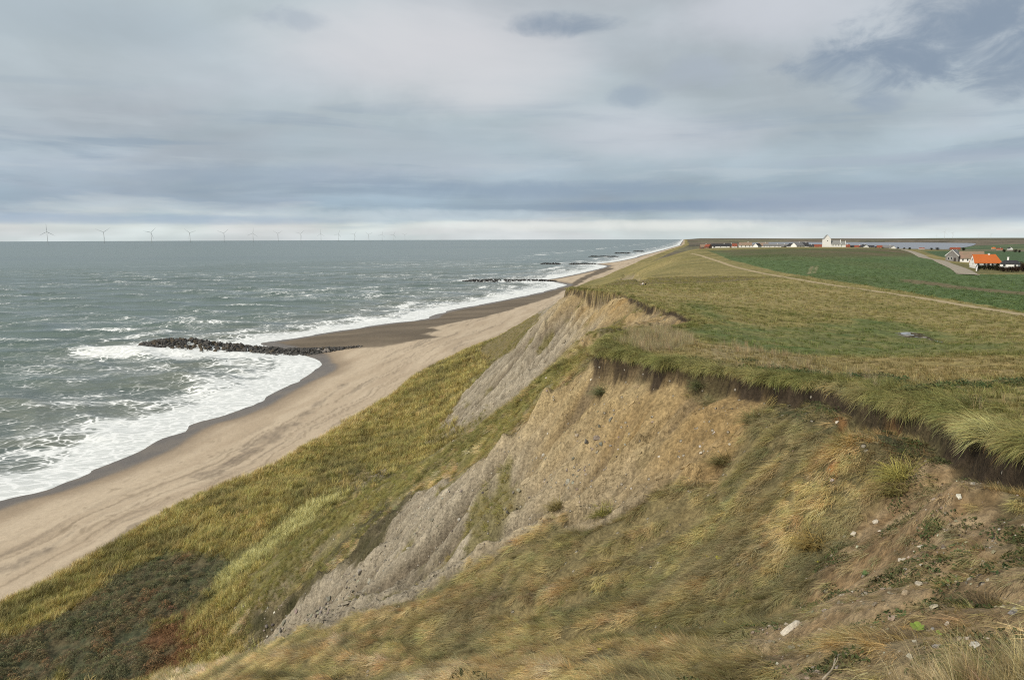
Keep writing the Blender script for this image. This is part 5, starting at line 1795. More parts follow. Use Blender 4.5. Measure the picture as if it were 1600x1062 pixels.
def roof_body(L, W, h, rh, over=.35, th=.22, hip=(0, 0)):
    bm = bmesh.new()
    x0, x1 = -L / 2 - over * (.5 if hip[0] == 0 else 1), L / 2 + over * (.5 if hip[1] == 0 else 1)
    k = over * rh / (W / 2)
    rx0, rx1 = x0 + hip[0] * W * .42, x1 - hip[1] * W * .42
    def shell(dz):
        e = [(x0, -W / 2 - over, h - k + dz), (x1, -W / 2 - over, h - k + dz), (x1, W / 2 + over, h - k + dz), (x0, W / 2 + over, h - k + dz)]
        rr_ = [(rx0, 0, h + rh + dz), (rx1, 0, h + rh + dz)]
        return [bm.verts.new(p) for p in e + rr_]
    t, b = shell(th), shell(.02)
    for v, fl in ((t, 0), (b, 1)):
        fs = [(v[0], v[1], v[5], v[4]), (v[2], v[3], v[4], v[5])]
        if hip[0]: fs.append((v[3], v[0], v[4]))
        if hip[1]: fs.append((v[1], v[2], v[5]))
        for f in fs:
            bm.faces.new(f[::-1] if fl else f)
    for i, j in ((0, 1), (2, 3)):
        bm.faces.new((t[i], b[i], b[j], t[j]))
    for i, j, r_ in ((3, 0, 4), (1, 2, 5)):
        hp = hip[0] if r_ == 4 else hip[1]
        if hp:
            bm.faces.new((t[i], b[i], b[j], t[j]))
        else:
            bm.faces.new((t[i], b[i], b[r_], t[r_])); bm.faces.new((t[r_], b[r_], b[j], t[j]))
    return bm


def opening(parent, face, u, z, w, h, L, W, name='window', mat=None):
    """window or door standing 3 cm proud of the wall; face is front (-Y), back, left (-X) or right"""
    bm = bmesh.new(); bm_box(bm, -w / 2, w / 2, -.04, .05, z, z + h)
    o = link(name, mesh_bm(name, bm, mat or MAT['trim']), parent)
    if name == 'window':
        bm = bmesh.new()
        bm_box(bm, -w / 2 + .09, w / 2 - .09, -.055, -.03, z + .09, z + h - .09)
        link('pane', mesh_bm('pane', bm, MAT['pane']), o)
    if face == 'front':
        o.location = (u, -W / 2, 0)
    elif face == 'left':
        o.location = (-L / 2, u, 0); o.rotation_euler = (0, 0, -math.pi / 2)
    elif face == 'right':
        o.location = (L / 2, u, 0); o.rotation_euler = (0, 0, math.pi / 2)
    return o


def house(name, label, cat, pos, yaw, L, W, h, rh, wall, roof, hip=(0, 0), chimneys=(), windows=(), doors=(), group=None, bargeboard=False):
    o = thing(name, label, cat, tuple(pos), yaw, group)
    link('wall', mesh_bm('wall', wall_body(L, W, h, rh, hip), MAT[wall]), o)
    r_ = link('roof', mesh_bm('roof', roof_body(L, W, h, rh, hip=hip), MAT[roof]), o)
    for u, v, hh in chimneys:
        bm = bmesh.new()
        zz = h + rh * (1 - abs(v) / (W / 2))
        bm_box(bm, u - .35, u + .35, v - .35, v + .35, zz - .6, zz + hh)
        bm_box(bm, u - .42, u + .42, v - .42, v + .42, zz + hh + .002, zz + hh + .15)
        link('chimney', mesh_bm('chimney', bm, MAT['white_wall']), r_)
    for face, u, z, w, hh in windows:
        opening(o, face, u, z, w, hh, L, W)
    for face, u, w, hh in doors:
        opening(o, face, u, 0, w, hh, L, W, 'door', MAT['door'])
    if bargeboard:
        for sx in (-1, 1):
            bm = bmesh.new()
            bm_tube(bm, [(sx * (L / 2 + .22), -W / 2 - .35, h - .45), (sx * (L / 2 + .22), 0, h + rh + .12), (sx * (L / 2 + .22), W / 2 + .35, h - .45)], .2, 4)
            link('bargeboard', mesh_bm('bargeboard', bm, MAT['trim']), o)
    return o


def facing(px, turn):
    """yaw that sets a long side square to the sight line at px, then turns it (degrees) so that the left gable comes into view"""
    return -math.atan((px - 800) / FPX) + math.radians(turn)


# the farm
FARM_G = 'farm buildings by the gravel road'
house('farmhouse', 'white farmhouse under a steep bright orange tiled roof', 'house', hit(1539, 416.0), facing(1540, 20), 12.0, 6.8, 2.0, 3.9, 'white_wall', 'orange_roof', hip=(0, .75), chimneys=((1.2, 0, .5),),
      windows=(('front', -4.3, .7, 1.1, 1.0), ('front', -1.5, .7, 1.1, 1.0), ('front', 2.0, .7, 1.1, 1.0), ('front', 4.4, .7, 1.1, 1.0), ('left', -1.6, .8, 1.0, 1.1), ('left', 0, 2.7, 1.2, 1.4)), doors=(('front', .3, 1.0, 2.0),), group=FARM_G)
house('farmhouse', 'white longhouse with a faded brown tiled roof between barn and orange roof', 'house', hit(1516.5, 410.0), facing(1516, 12), 12.2, 6.0, 2.7, 3.7, 'white_wall', 'brown_roof',
      windows=(('front', -4.6, .9, .9, 1.3), ('front', -2.2, .9, .9, 1.3), ('left', 1.0, 1.0, .9, 1.1)), doors=(('front', .6, 1.1, 2.1),), group=FARM_G)
house('barn', 'grey boarded barn with white bargeboards on its gable', 'barn', hit(1489.5, 408.0), facing(1490, 76), 7.0, 6.6, 3.6, 3.0, 'grey_wall', 'grey_roof',
      windows=(('left', .2, .9, .9, 1.6), ('left', 1.7, .9, .9, 1.6), ('front', -2, 1.2, 1.0, 1.0)), doors=(('left', -1.6, 1.2, 2.1),), group=FARM_G, bargeboard=True)
house('cottage', 'low white cottage with a dark roof and white chimney behind the hedge', 'house', hit(1578, 419.0), facing(1576, -12), 7.0, 5.2, 2.2, 1.4, 'white_wall', 'dark_roof', hip=(.6, .6), chimneys=((-1.2, 0.6, 1.9),),
      windows=(('front', -1.8, .9, 1.2, 1.1), ('front', 2.6, .9, 1.0, 1.0)), group=FARM_G)


def garden_wall():
    a, b, c = hit(1515.5, 417.5), hit(1527, 420.0), hit(1525.5, 423.5)
    bm = bmesh.new()
    for p, q in ((a, b), (b, c)):
        d = Vector((q[0] - p[0], q[1] - p[1], 0)); L = d.length; d.normalize(); n_ = Vector((-d.y, d.x, 0)) * .2
        z0, z1 = min(p[2], q[2]) - .5, max(p[2], q[2]) + 1.1
        vs = [bm.verts.new(Vector((w[0], w[1], z)) + s * n_) for z in (z0, z1) for w, s in ((p, -1), (q, -1), (q, 1), (p, 1))]
        for f in ((0, 1, 5, 4), (1, 2, 6, 5), (2, 3, 7, 6), (3, 0, 4, 7), (4, 5, 6, 7)):
            bm.faces.new([vs[i] for i in f])
    link('garden_wall', mesh_bm('garden_wall', bm, MAT['white_wall']), label='low whitewashed garden wall at the corner of the farmhouse', cat='wall')


garden_wall()

# houses beyond the farm and in the village: (px, distance or base py, turn, L, W, h, rh, wall, roof, label)
_vill = [
    (1492, 390.4, 6, 20, 9, 1.8, 3.6, 'brick_wall', 'red_roof', 'large red roofed farm building rising behind the grey barn', .0),
    (1440, 389.6, 8, 11.5, 7, 1.6, 2.2, 'white_wall', 'red_roof', 'low white house with a dull red roof beyond the gravel road', .0),
    (1552, 389.6, 20, 9, 7, 2.6, 3.4, 'yellow_wall', 'orange_roof', 'yellow brick house with an orange roof in the far field', .0),
    (1562, 391.0, -10, 12, 7, 1.4, 3.2, 'yellow_wall', 'red_roof', 'long red roofed outbuilding beside the yellow brick house', .0),
    (1578, 390.3, -60, 10, 8, 2.8, 3.2, 'white_wall', 'dark_roof', 'small white gabled house among dark trees, far right', .0),
]
for px, py, turn, L, W, h, rh, wl, rf, lb, _z in _vill:
    house('house', lb, 'house', hit(px, py), facing(px, turn), L, W, h, rh, wl, rf, windows=(('front', -L * .25, .9, 1.1, 1.1), ('front', L * .2, .9, 1.1, 1.1)), group='houses beyond the farm', chimneys=((L * .1, 0, .8),))
# village beyond the crest of the field
_v2 = [
    (1101, 760, 10, 9, 7, 2.5, 3.0, 'brick_wall', 'brown_roof', 'brown house nearest the coast at the left end of the village'),
    (1107, 745, -40, 6, 5, 2.5, 2.4, 'brick_wall', 'red_roof', 'small brown shed with a reddish gable beside the coast house'),
    (1126, 800, 4, 20, 8, 2.4, 2.6, 'white_wall', 'dark_roof', 'long low house with a dark roof, left of the bright red roof'),
    (1140, 830, -6, 11, 7, 2.5, 2.8, 'brick_wall', 'dark_roof', 'dark roofed brick house touching the bright red roof'),
    (1148, 790, 5, 5.4, 6, 2.2, 2.8, 'white_wall', 'orange_roof', 'tiny house with a bright red roof between two dark roofs'),
    (1165, 785, 4, 14, 8, 3.0, 3.4, 'white_wall', 'brown_roof', 'broad dark brown roofed house with white window bays'),
    (1178, 850, -8, 12, 7, 2.4, 2.4, 'white_wall', 'grey_roof', 'low grey roofed house right of the broad brown roof'),
    (1184, 800, 60, 8, 6, 2.6, 2.8, 'white_wall', 'dark_roof', 'white gable end facing the field, left of the mauve roof'),
    (1193, 880, 2, 12, 8, 3.2, 4.0, 'white_wall', 'brown_roof', 'tall house with a mauve brown roof in the left half of the village'),
    (1199, 800, 0, 8, 7, 2.6, 2.2, 'white_wall', 'grey_roof', 'white bungalow in front of the mauve brown roof'),
    (1211, 810, 4, 14, 7, 2.6, 2.4, 'white_wall', 'grey_roof', 'white row house with a pale grey roof, left of the hedge'),
    (1222, 860, 4, 14, 7, 2.6, 3.0, 'grey_wall', 'grey_roof', 'grey house with a grey roof, midway along the village'),
    (1237, 800, -55, 8, 7, 2.4, 3.2, 'white_wall', 'dark_roof', 'white gabled house with a steep dark roof, left of a pair'),
    (1247, 790, 50, 13, 8, 2.8, 3.4, 'white_wall', 'grey_roof', 'bright white house between two steep dark roofs'),
    (1257, 815, 6, 9, 7, 2.8, 4.0, 'white_wall', 'dark_roof', 'house with a steep black roof, right of the bright white one'),
    (1266, 830, 3, 9, 7, 2.0, 2.6, 'brick_wall', 'dark_roof', 'low dark house between the black roof and a red roof'),
    (1281, 850, 4, 18, 8, 2.2, 2.9, 'brick_wall', 'red_roof', 'long red roofed house just left of the church tower'),
    (1322, 830, 4, 9, 7, 2.4, 2.8, 'white_wall', 'orange_roof', 'orange red roofed house just right of the church'),
    (1331, 850, 4, 6, 6, 2.2, 2.2, 'brick_wall', 'dark_roof', 'small dark shed right of the orange red roof'),
    (1340, 870, 2, 12, 7, 2.2, 2.6, 'brick_wall', 'red_roof', 'low house with a faded red roof, two along from the church'),
    (1351, 820, -62, 9, 7, 2.4, 2.8, 'white_wall', 'dark_roof', 'white gable under a dark roof, right of the faded red roof'),
    (1361, 840, 4, 8, 6, 2.2, 2.4, 'brick_wall', 'dark_roof', 'dark low house behind the white gable, right part of the village'),
    (1375, 850, 4, 6, 6, 2.3, 2.6, 'white_wall', 'red_roof', 'tiny red roofed house at the end of the long dark hedge'),
    (1387, 860, 3, 15, 8, 2.4, 2.6, 'grey_wall', 'grey_roof', 'long grey green roofed house near the right end of the village'),
    (1395.5, 800, -70, 6, 5, 2.0, 2.2, 'white_wall', 'grey_roof', 'little white gabled hut at the right end of the village'),
]
for px, Y, turn, L, W, h, rh, wl, rf, lb in _v2:
    house('house', lb, 'house', ahead(px, Y) - np.array([0, 0, .8]), facing(px, turn), L, W, h + .3, rh * .95, wl, 'red_roof' if rf == 'orange_roof' else rf, windows=tuple(('front', u * L, 1.6, 1.0, 1.3) for u in (-.32, 0, .32)) if L > 7 else (('front', 0, 1.6, 1.0, 1.2),),
          group='village houses beyond the field', chimneys=((L * .2, 0, .7),) if L > 8 else ())


def church():
    px, Y = 1302, 775
    p = ahead(px, Y)
    o = thing('church', 'white village church with a saddle roofed tower above the field', 'church', tuple(p), facing(px, 14))
    def part(nm, bm, mat, par, loc=(0, 0, 0), rz=0):
        q = link(nm, mesh_bm(nm, bm, MAT[mat]), par, loc=loc, rotz=rz)
        return q
    TW = 7.4
    tw = part('tower', wall_body(TW, TW, 9.4, 4.8), 'white_wall', o, (-6.8, 0, 0), math.pi / 2)
    part('tower_roof', roof_body(TW, TW, 9.4, 4.8, .1, .25), 'lead_roof', tw)
    nv = part('nave', wall_body(10.6, 7.6, 3.9, 4.2), 'white_wall', o, (2.2, 0, 0))
    part('nave_roof', roof_body(10.3, 7.6, 3.9, 4.2, .25, .2), 'lead_roof', nv)
    gb = bmesh.new(); bm_tube(gb, [(0, -4.1, 3.6), (0, 0, 8.6), (0, 4.1, 3.6)], .35, 4)
    part('nave_gable', gb, 'white_wall', nv, (5.4, 0, 0))
    ch = part('chancel', wall_body(5.0, 6.0, 3.6, 3.4), 'white_wall', o, (10.2, 0, 0))
    part('chancel_roof', roof_body(4.9, 6.0, 3.6, 3.4, .2, .2), 'lead_roof', ch)
    gb = bmesh.new(); bm_tube(gb, [(0, -3.3, 3.3), (0, 0, 7.5), (0, 3.3, 3.3)], .3, 4)
    part('chancel_gable', gb, 'white_wall', ch, (2.6, 0, 0))
    for u in (-3, 0, 3):
        opening(o, 'front', 2.2 + u, 2.0, .9, 1.6, 10, 7.6)
    w = opening(o, 'front', -6.8, 7.2, .9, 1.3, 8, TW)


church()

# ---- bushes and hedges
MAT['bush'], _t, _o = new_mat('bush_leaves')
_c = _t.mix(1.0, _t.n('ShaderNodeObjectInfo').outputs['Color'], _t.n('ShaderNodeAttribute', attribute_name='col').outputs[0], 'MULTIPLY')
_mx = _t.n('ShaderNodeMixShader', ins={0: .2, 1: _t.n('ShaderNodeBsdfDiffuse', ins={0: _c}).outputs[0], 2: _t.n('ShaderNodeBsdfTranslucent', ins={0: _c}).outputs[0]})
_t.set(_o.inputs[0], _mx)
MAT['bark'] = plain_mat('bark', (.09, .07, .05), .9, 4.0, .3, .5)


def bush_mesh(seed, n=420, leaf=.16):
    r = np.random.default_rng(seed)
    V, Q, Cc = [], [], []
    lob = [(r.uniform(-.6, .6), r.uniform(-.4, .4), r.uniform(.4, .75), r.uniform(.35, .6)) for _ in range(6)]
    for i in range(n):
        lx, ly, lz, lr = lob[r.integers(6)]
        d = r.normal(0, 1, 3); d /= np.linalg.norm(d)
        p = np.array([lx, ly, lz]) + d * lr * r.uniform(.6, 1.05) * np.array([1, .8, .8])
        p[2] = max(p[2], .02)
        nrm = d + r.normal(0, .5, 3); nrm /= np.linalg.norm(nrm)
        u = np.cross(nrm, r.normal(0, 1, 3)); u /= np.linalg.norm(u); w = np.cross(nrm, u)
        s = leaf * r.uniform(.5, 1.3) * .5
        b = len(V)
        V += [p - u * s, p - w * s * .7, p + u * s, p + w * s * .7]
        Cc += [(r.uniform(.6, 1.3),) * 3] * 4
        Q.append((b, b + 1, b + 2, b + 3))
    return mesh_np('foliage', V, Q, MAT['bush'], np.array(Cc), smooth=False)


_bm = [bush_mesh(500 + i) for i in range(4)]
_sb = []
for i in range(2):
    b_ = bmesh.new()
    for k in range(5):
        a = k * 1.3 + i
        bm_tube(b_, [(0.08 * math.cos(a), .08 * math.sin(a), -.1), (.25 * math.cos(a), .2 * math.sin(a), .35), (.5 * math.cos(a), .4 * math.sin(a), .8)], [.04, .03, .012], 5)
    _sb.append(mesh_bm('stem', b_, MAT['bark']))


def bush(pos, s, col, label, group, i=0, name='bush', cat='bush', tall=1.0):
    o = thing(name, label, cat, tuple(pos), random.uniform(0, 6.28), group)
    f = link('foliage', _bm[i % 4], o); f.scale = (s, s, s * tall); f.color = (*col, 1)
    w = link('stem', _sb[i % 2], o); w.scale = (s, s, s * tall)


HG = 'hedge bushes around the farm'
_hl = [(1531, 420.5, 2.4, (.022, .028, .016), 'dark bush in front of the farmhouse, first from the garden wall'), (1538, 421.5, 2.6, (.020, .026, .015), 'dark bush in front of the farmhouse, second from the garden wall'),
       (1546, 421.5, 2.5, (.024, .026, .016), 'dark bush in front of the farmhouse, third from the garden wall'), (1553, 422, 2.6, (.020, .024, .014), 'dark bush below the right end of the orange roof'),
       (1560, 423, 2.4, (.030, .028, .016), 'dull brown green bush left of the low cottage'), (1567, 424.5, 2.5, (.034, .026, .018), 'brownish bush in front of the left side of the cottage'),
       (1574, 425, 2.6, (.042, .028, .020), 'brownish bush in front of the middle of the cottage'), (1582, 425, 2.7, (.045, .028, .020), 'reddish brown bush in front of the cottage, right side'),
       (1590, 424.5, 2.8, (.040, .026, .020), 'reddish brown bush just right of the cottage'), (1598, 424, 3.0, (.036, .024, .018), 'reddish brown bush farthest right in the hedge'),
       (1593, 418, 3.0, (.06, .045, .022), 'olive brown bush behind the hedge, right of the cottage'), (1600, 417.5, 3.0, (.05, .04, .02), 'olive brown bush behind the hedge, last on the right'),
       (1557, 417.5, 2.2, (.025, .03, .016), 'dark bush between the orange roof and the cottage')]
for i, (px, py, s, c, lb) in enumerate(_hl):
    bush(hit(px, py), s, c, lb, HG, i, tall=.9)
_tr = [(1244, 800, 3.0, 'dark round tree left of the bright white house'), (1262, 830, 2.2, 'low dark tree right of the steep black roof'), (1270, 835, 1.8, 'low dark tree left of the long red roof'), (1332, 845, 2.0, 'dark tree right of the orange red roof'),
       (1369, 850, 2.6, 'dark tree left of the tiny red roofed house'), (1381, 840, 1.9, 'dark tree before the long grey green roof'), (1216, 830, 2.2, 'dark tree between the white row house and the grey house'), (1229, 825, 2.2, 'dark tree left of the steep dark roofed pair'),
       (1158, 800, 2.0, 'dark tree between the tiny red roof and the broad brown roof'), (1116, 790, 1.6, 'dark bush at the left end of the long low house'), (1405, 860, 2.4, 'dark tree by the top of the gravel road'), (1414, 900, 2.2, 'dark tree right of the top of the gravel road'),
       (1422, 900, 2.6, 'dark tree before the lake, right of the road top'), (1457, 880, 2.4, 'dark tree right of the low white house'), (1466, 870, 2.8, 'dark tree left of the large red roof'), (1507, 820, 3.0, 'dark tree right of the large red roof'),
       (1571, 760, 2.6, 'dark tree just left of the small white gabled house'), (1588, 760, 2.8, 'dark tree just right of the small white gabled house'), (1594, 765, 2.4, 'dark tree at the right end of the far gabled house')]
for i, (px, Y, s, lb) in enumerate(_tr):
    bush(ahead(px, Y), s, (.026, .028, .02), lb, 'trees around the village', i, 'tree', 'tree', 1.25)

# ---- people
MAT['skin'] = plain_mat('skin', (.55, .36, .27), .6, 6, .05, .05)
for nm, c in (('cream_cloth', (.72, .69, .62)), ('black_cloth', (.022, .022, .026)), ('grey_cloth', (.20, .18, .165)), ('navy_cloth', (.03, .035, .06)), ('hair', (.06, .04, .028))):
    MAT[nm] = plain_mat(nm, c, .9, 8, .1, .1)


def person(px, py, label, top, legs, pose, yaw, group=None):
    p = hit(px, py)
    o = thing('person', label, 'person', tuple(p), yaw, group)
    me = bpy.data.meshes.new('body')
    if pose == 'sit':
        J = {'pel': (0, 0, .16), 'ch': (0, -.06, .50), 'nk': (0, -.05, .66), 'hd': (0, -.02, .80), 'tp': (0, 0, .90)}
        hip, knee, foot, toe = (.11, .02, .14), (.15, .36, .46), (.14, .56, .06), (.14, .70, .03)
        sh, elb, hand = (.20, -.05, .58), (.27, .14, .40), (.14, .36, .44)
    else:
        J = {'pel': (0, 0, .92), 'ch': (0, .02, 1.28), 'nk': (0, .02, 1.47), 'hd': (0, .05, 1.62), 'tp': (0, .05, 1.75)}
        hip, knee, foot, toe = (.10, 0, .88), (.11, .06, .48), (.11, 0, .06), (.12, .16, .03)
        sh, elb, hand = (.20, .02, 1.40), (.26, -.04, 1.12), (.26, .10, .88)
    V = [J['pel'], J['ch'], J['nk'], J['hd'], J['tp']]
    R_ = [.16, .17, .065, .10, .06]
    E = [(0, 1), (1, 2), (2, 3), (3, 4)]
    for sx in (-1, 1):
        step = (0, .14 * sx, 0) if pose == 'walk' else (0, 0, 0)
        f = lambda q, k=1.0: (q[0] * sx, q[1] + step[1] * k, q[2])
        b = len(V)
        V += [f(hip, 0), f(knee, .6), f(foot, 1.4), f(toe, 1.4)]; R_ += [.10, .07, .045, .035]; E += [(0, b), (b, b + 1), (b + 1, b + 2), (b + 2, b + 3)]
        b = len(V)
        V += [f(sh, 0), f(elb, -.6), f(hand, -1)]; R_ += [.07, .05, .038]; E += [(1, b), (b, b + 1), (b + 1, b + 2)]
    me.from_pydata(V, E, [])
    t_ = bpy.data.objects.new('tmp', me)
    COL.objects.link(t_)
    md = t_.modifiers.new('skin', 'SKIN'); md.use_smooth_shade = True
    for i, r in enumerate(R_):
        me.skin_vertices[0].data[i].radius = (r, r * .85)
        me.skin_vertices[0].data[i].use_root = (i == 0)
    t_.modifiers.new('sub', 'SUBSURF').levels = 2
    dg = bpy.context.evaluated_depsgraph_get()
    body = bpy.data.meshes.new_from_object(t_.evaluated_get(dg))
    bpy.data.objects.remove(t_)
    body.materials.clear()
    for k in (MAT[top], MAT[legs], MAT['skin']):
        body.materials.append(k)
    for poly in body.polygons:
        c = poly.center
        z = c.z
        far_hand = math.dist(c, (math.copysign(hand[0], c.x), hand[1], hand[2])) < .11
        if z > J['nk'][2] + .02 or far_hand:
            poly.material_index = 2
        elif (z < J['pel'][2] + .02) or (pose == 'sit' and c.y > .1 and z < .52 and abs(c.x) < .24 and not (c.y < .3 and z > .42)):
            poly.material_index = 1
    body.name = 'body'
    link('body', body, o)
    bm = bmesh.new()
    bmesh.ops.create_icosphere(bm, subdivisions=2, radius=.115)
    for v in bm.verts:
        v.co = Vector((v.co.x * .92, v.co.y * 1.02 - .018, max(v.co.z, -.07) + .03))
    h = link('hair', mesh_bm('hair', bm, MAT['hair'], True), o, loc=(J['hd'][0], J['hd'][1] - .01, J['hd'][2] + .02))


person(1004.3, 446.5, 'person in a cream top sitting on the grass beyond the far cliff edge', 'cream_cloth', 'grey_cloth', 'sit', math.radians(100), 'two people sitting on the grass')
person(1008.8, 446.6, 'person in black clothes sitting beside the one in cream', 'black_cloth', 'black_cloth', 'sit', math.radians(80), 'two people sitting on the grass')
person(950.3, 418.6, 'person in dark clothes walking on the far beach, left of the pair', 'navy_cloth', 'black_cloth', 'walk', math.radians(20), 'two people walking on the beach')
person(954.6, 418.6, 'person in dark clothes walking on the far beach, right of the pair', 'grey_cloth', 'black_cloth', 'walk', math.radians(30), 'two people walking on the beach')

# ---- single stones on the brown patch of the slope
MAT['pale_stone'] = stone_mat('pale_stone', False, (.60, .54, .44))
MAT['tan_stone'] = stone_mat('tan_stone', False, (.42, .33, .22))
MAT['grey_stone'] = stone_mat('grey_stone', False, (.30, .28, .27))
_st = [(1367, 816, 8, 'pale_stone', 'squarish cream stone at the top of the brown patch'), (1333, 835, 8, 'pale_stone', 'pale oblong stone at the left edge of the brown patch'), (1439.5, 855, 7, 'pale_stone', 'round white stone alone in the middle of the brown patch'),
       (1405.5, 875, 5.5, 'pale_stone', 'left of two cream stones lying together'), (1412, 874, 5.5, 'pale_stone', 'right of two cream stones lying together'), (1438.5, 883, 4.5, 'pale_stone', 'small white pebble just below the two cream stones'),
       (1413, 928, 9, 'tan_stone', 'flat tan stone low on the brown patch'), (1234, 985, 17, 'pale_stone', 'long pale slab of stone lying in the grass'), (1479, 975, 6.5, 'pale_stone', 'small bright white stone right of the green leaves'),
       (1457, 983, 5, 'grey_stone', 'small grey pebble between the green leaves and the white stone'), (1464, 1011, 9, 'grey_stone', 'round mauve grey stone below the green leaves'), (1582, 956, 12, 'grey_stone', 'jagged grey stone near the right edge beside the dry bush'),
       (1537, 884, 9, 'tan_stone', 'rough tan stone above the dry bush'), (1560, 828, 6, 'pale_stone', 'white pebble under the turf edge'), (1281, 984, 6, 'tan_stone', 'small tan stone right of the long pale slab'), (1308, 660, 5, 'pale_stone', 'white pebble on the small rusty red bare spot'),
       (1095, 708, 5, 'pale_stone', 'white stone on the grey lower part of the ochre face'), (1030, 714, 5, 'pale_stone', 'bright stone on the ochre face below the headland')]
for i, (px, py, s, mt, lb) in enumerate(_st):
    p = hit(px, py)
    sz = s / FPX * math.dist(p, EYE) * .62
    me = hull_stone('pale_stone', 400 + i, 22, MAT[mt], .7)
    o = link('loose_rock', me, label=lb, cat='stone', group='single stones on the slope', loc=(p[0], p[1], p[2] + sz * .25))
    o.scale = (sz * (1.7 if s > 15 else 1.0), sz * .8, sz * .8)
    o.rotation_euler = (.2, -.4, random.uniform(-.5, .5) if s < 15 else .45)


# ---- dry branch in the bottom corner
def branch():
    a, b = hit(1286, 1066), hit(1321, 1021)
    mid = (a + b) / 2
    bm = bmesh.new()
    r = .006 * np.linalg.norm(mid - EYE) / 7
    pts = [a + (b - a) * f + np.array([.02 * math.sin(f * 7), .015 * math.cos(f * 9), .03 + .05 * math.sin(f * 3.1)]) for f in np.linspace(0, 1, 9)]
    bm_tube(bm, [p - mid for p in pts], [r * (1.35 - .6 * k / 8) * (1 + .2 * (k % 3 == 1)) for k in range(9)], 8)
    s = pts[3] - mid
    bm_tube(bm, [s, s + np.array([.05, .03, .05]), s + np.array([.09, .09, .08])], [r * .5, r * .4, r * .2], 6)
    link('branch', mesh_bm('branch', bm, MAT['dry_wood'], True), label='bare pale grey branch lying on the slope at the very bottom', cat='branch', loc=tuple(mid))


MAT['dry_wood'] = plain_mat('dry_wood', (.42, .36, .27), .85, 20, .3, .4)
branch()


# ---- small broad leaved plants
def leaf_outline():
    bm = bmesh.new()
    c = bm.verts.new((.5, 0, .03))
    ring = []
    for k in range(12):
        a = math.pi + (k + .5) / 12 * 2 * math.pi
        r = .5 * (1 + .10 * math.cos(a * 6))
        ring.append(bm.verts.new((.5 + r * math.cos(a), r * .95 * math.sin(a), -.05 * abs(math.sin(a)))))
    for k in range(12):
        bm.faces.new((c, ring[k], ring[(k + 1) % 12]))
    ext = bmesh.ops.extrude_face_region(bm, geom=bm.faces[:])
    for v in ext['geom']:
        if isinstance(v, bmesh.types.BMVert):
            v.co.z += .02
    return bm


for nm, c in (('fresh_leaf', (.20, .28, .05)), ('yellow_leaf', (.50, .46, .06)), ('dull_leaf', (.10, .15, .05))):
    MAT[nm] = plain_mat(nm, c, .6, 14, .2, .2)
_lm = {k: mesh_bm('leaf', leaf_outline(), MAT[k]) for k in ('fresh_leaf', 'yellow_leaf', 'dull_leaf')}
_pl = [(1434, 984, 13, 5, 'fresh_leaf', 'bright green broad leaved plant on the bare brown ground'), (1465, 992, 8, 3, 'fresh_leaf', 'smaller bright green plant right of the larger one'), (1122.5, 873, 8, 4, 'yellow_leaf', 'bright yellow leaved plant in the slope grass, higher of two close together'),
       (1106, 871, 6, 3, 'yellow_leaf', 'small dull yellow plant just left of the bright yellow one'), (1135, 976, 7, 4, 'yellow_leaf', 'yellow plant alone low in the slope grass'), (1277, 879, 6, 3, 'yellow_leaf', 'small yellow plant at the left edge of the brown patch'),
       (936, 1016, 5, 3, 'yellow_leaf', 'tiny yellow plant near the bottom of the grassy slope'), (1352, 898, 9, 5, 'dull_leaf', 'dull green rosette on the brown patch'), (1230, 886, 6, 3, 'dull_leaf', 'small green plant in the grass left of the brown patch')]
for px, py, s, n, mt, lb in _pl:
    p = hit(px, py)
    d = math.dist(p, EYE)
    sz = s / FPX * d
    q = EYE - p; q = q / np.linalg.norm(q)
    o = thing('leafy_plant', lb, 'plant', tuple(p + np.array([0, 0, .03]) + q * .10), random.uniform(0, 6), 'small leafy plants on the slope')
    for k in range(n):
        l = link('leaf', _lm[mt], o)
        a = k * 6.283 / n + random.uniform(-.3, .3)
        l.scale = (sz * random.uniform(.5, .8),) * 3
        l.rotation_euler = (random.uniform(-.3, .3), random.uniform(-.6, -.1), a)

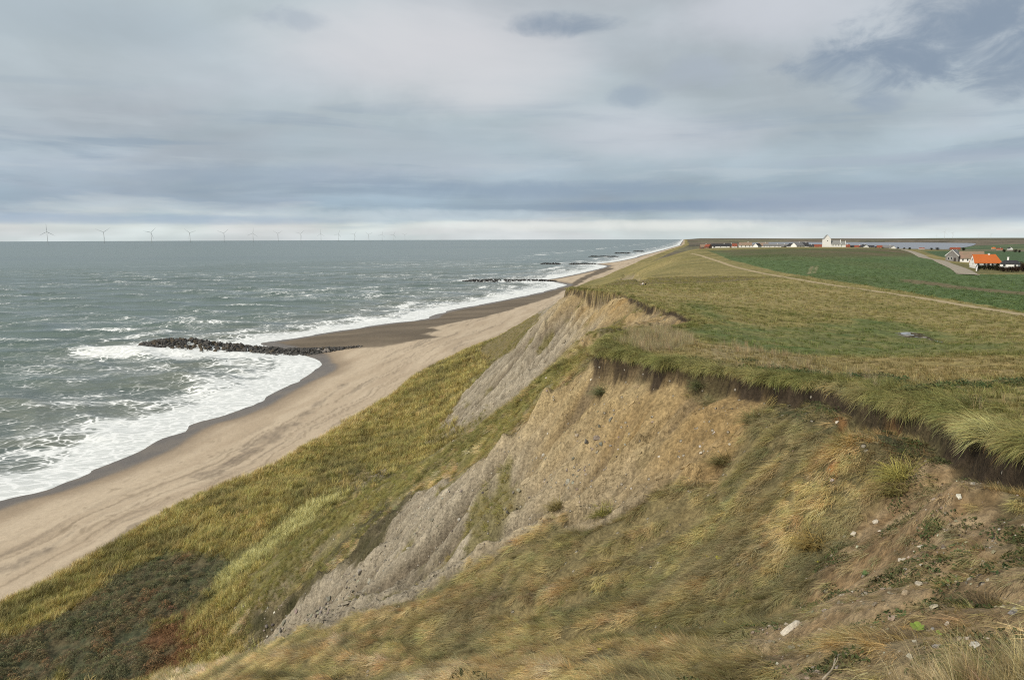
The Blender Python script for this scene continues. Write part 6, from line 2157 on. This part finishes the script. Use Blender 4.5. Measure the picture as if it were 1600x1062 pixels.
# ---- single tussocks that stand out
MAT['tuft'], _t, _o = new_mat('tussock_blades')
_c = _t.mix(1.0, _t.n('ShaderNodeObjectInfo').outputs['Color'], _t.n('ShaderNodeAttribute', attribute_name='col').outputs[0], 'MULTIPLY')
_mx = _t.n('ShaderNodeMixShader', ins={0: .25, 1: _t.n('ShaderNodeBsdfDiffuse', ins={0: _c}).outputs[0], 2: _t.n('ShaderNodeBsdfTranslucent', ins={0: _c}).outputs[0]})
_t.set(_o.inputs[0], _mx)
_tm = []
for i in range(3):
    me = blade_clump('grass_tussock', 260, .55, .010, .22, .55, True, 1.0, 600 + i, 1.3, 3)
    me.materials.clear(); me.materials.append(MAT['tuft'])
    _tm.append(me)
_tu = [(1545, 948, 30, (.20, .155, .09), 'dark dry bushy tussock near the right edge'), (1408, 742, 26, (.42, .38, .12), 'tall yellow green tussock on the slope under the turf edge'), (1402, 765, 26, (.30, .26, .10), 'round olive tussock just below the tall yellow green one'),
       (872, 792, 18, (.27, .22, .09), 'olive tussock alone at the foot of the ochre face'), (945, 803, 20, (.30, .28, .09), 'greener tussock right of the olive one below the ochre face'), (940, 612, 16, (.19, .20, .10), 'grey green tussock high on the ochre face under the headland'),
       (1092, 602, 16, (.17, .18, .085), 'dark green tussock hanging below the turf edge on the ochre face'), (1180, 655, 20, (.20, .19, .085), 'dark tussock at the right margin of the ochre face'), (1130, 720, 20, (.24, .205, .09), 'dark olive tussock at the lower right margin of the ochre face'),
       (1320, 690, 18, (.24, .21, .08), 'straw tussock on the slope left of the rusty bare spot'), (1400, 1000, 24, (.20, .155, .10), 'grey brown dead tussock on the bare ground by the green leaves'), (1275, 850, 28, (.34, .25, .09), 'long golden tussock leaning along the left edge of the brown patch')]
for i, (px, py, s, c, lb) in enumerate(_tu):
    p = hit(px, py)
    sz = s / FPX * math.dist(p, EYE) / .42
    dx, dy = fall_dir(np.array([p[0]]), np.array([p[1]]))
    o = link('grass_tussock', _tm[i % 3], label=lb, cat='tussock', group='single tussocks on the slope', loc=(p[0], p[1], p[2]))
    o.scale = (sz * 1.25, sz, sz * .7)
    o.rotation_euler = (0, .45, math.atan2(dy[0], dx[0]))
    o.color = (*c, 1)

# ---- puddle in the hollow of the grassland
_pc = REG['puddle'].mean(0)
_zp = ground_z(*_pc)
m, t, out = new_mat('puddle_water')
t.set(out.inputs[0], t.n('ShaderNodeBsdfPrincipled', ins={'Base Color': (.28, .275, .26, 1), 'Roughness': .22, 'IOR': 1.33}))
_o2 = smooth_line(np.vstack([_pc + (REG['puddle'] - _pc) * 1.0, (_pc + (REG['puddle'] - _pc) * 1.0)[:1]]), 4)[:-1]
_zs = sample(FIELD['Z'], REG['puddle'][:, 0], REG['puddle'][:, 1])
flat_patch('puddle', _o2, FIELD['puddle_level'], m, 'shallow puddle of rain water in the grassland', False)
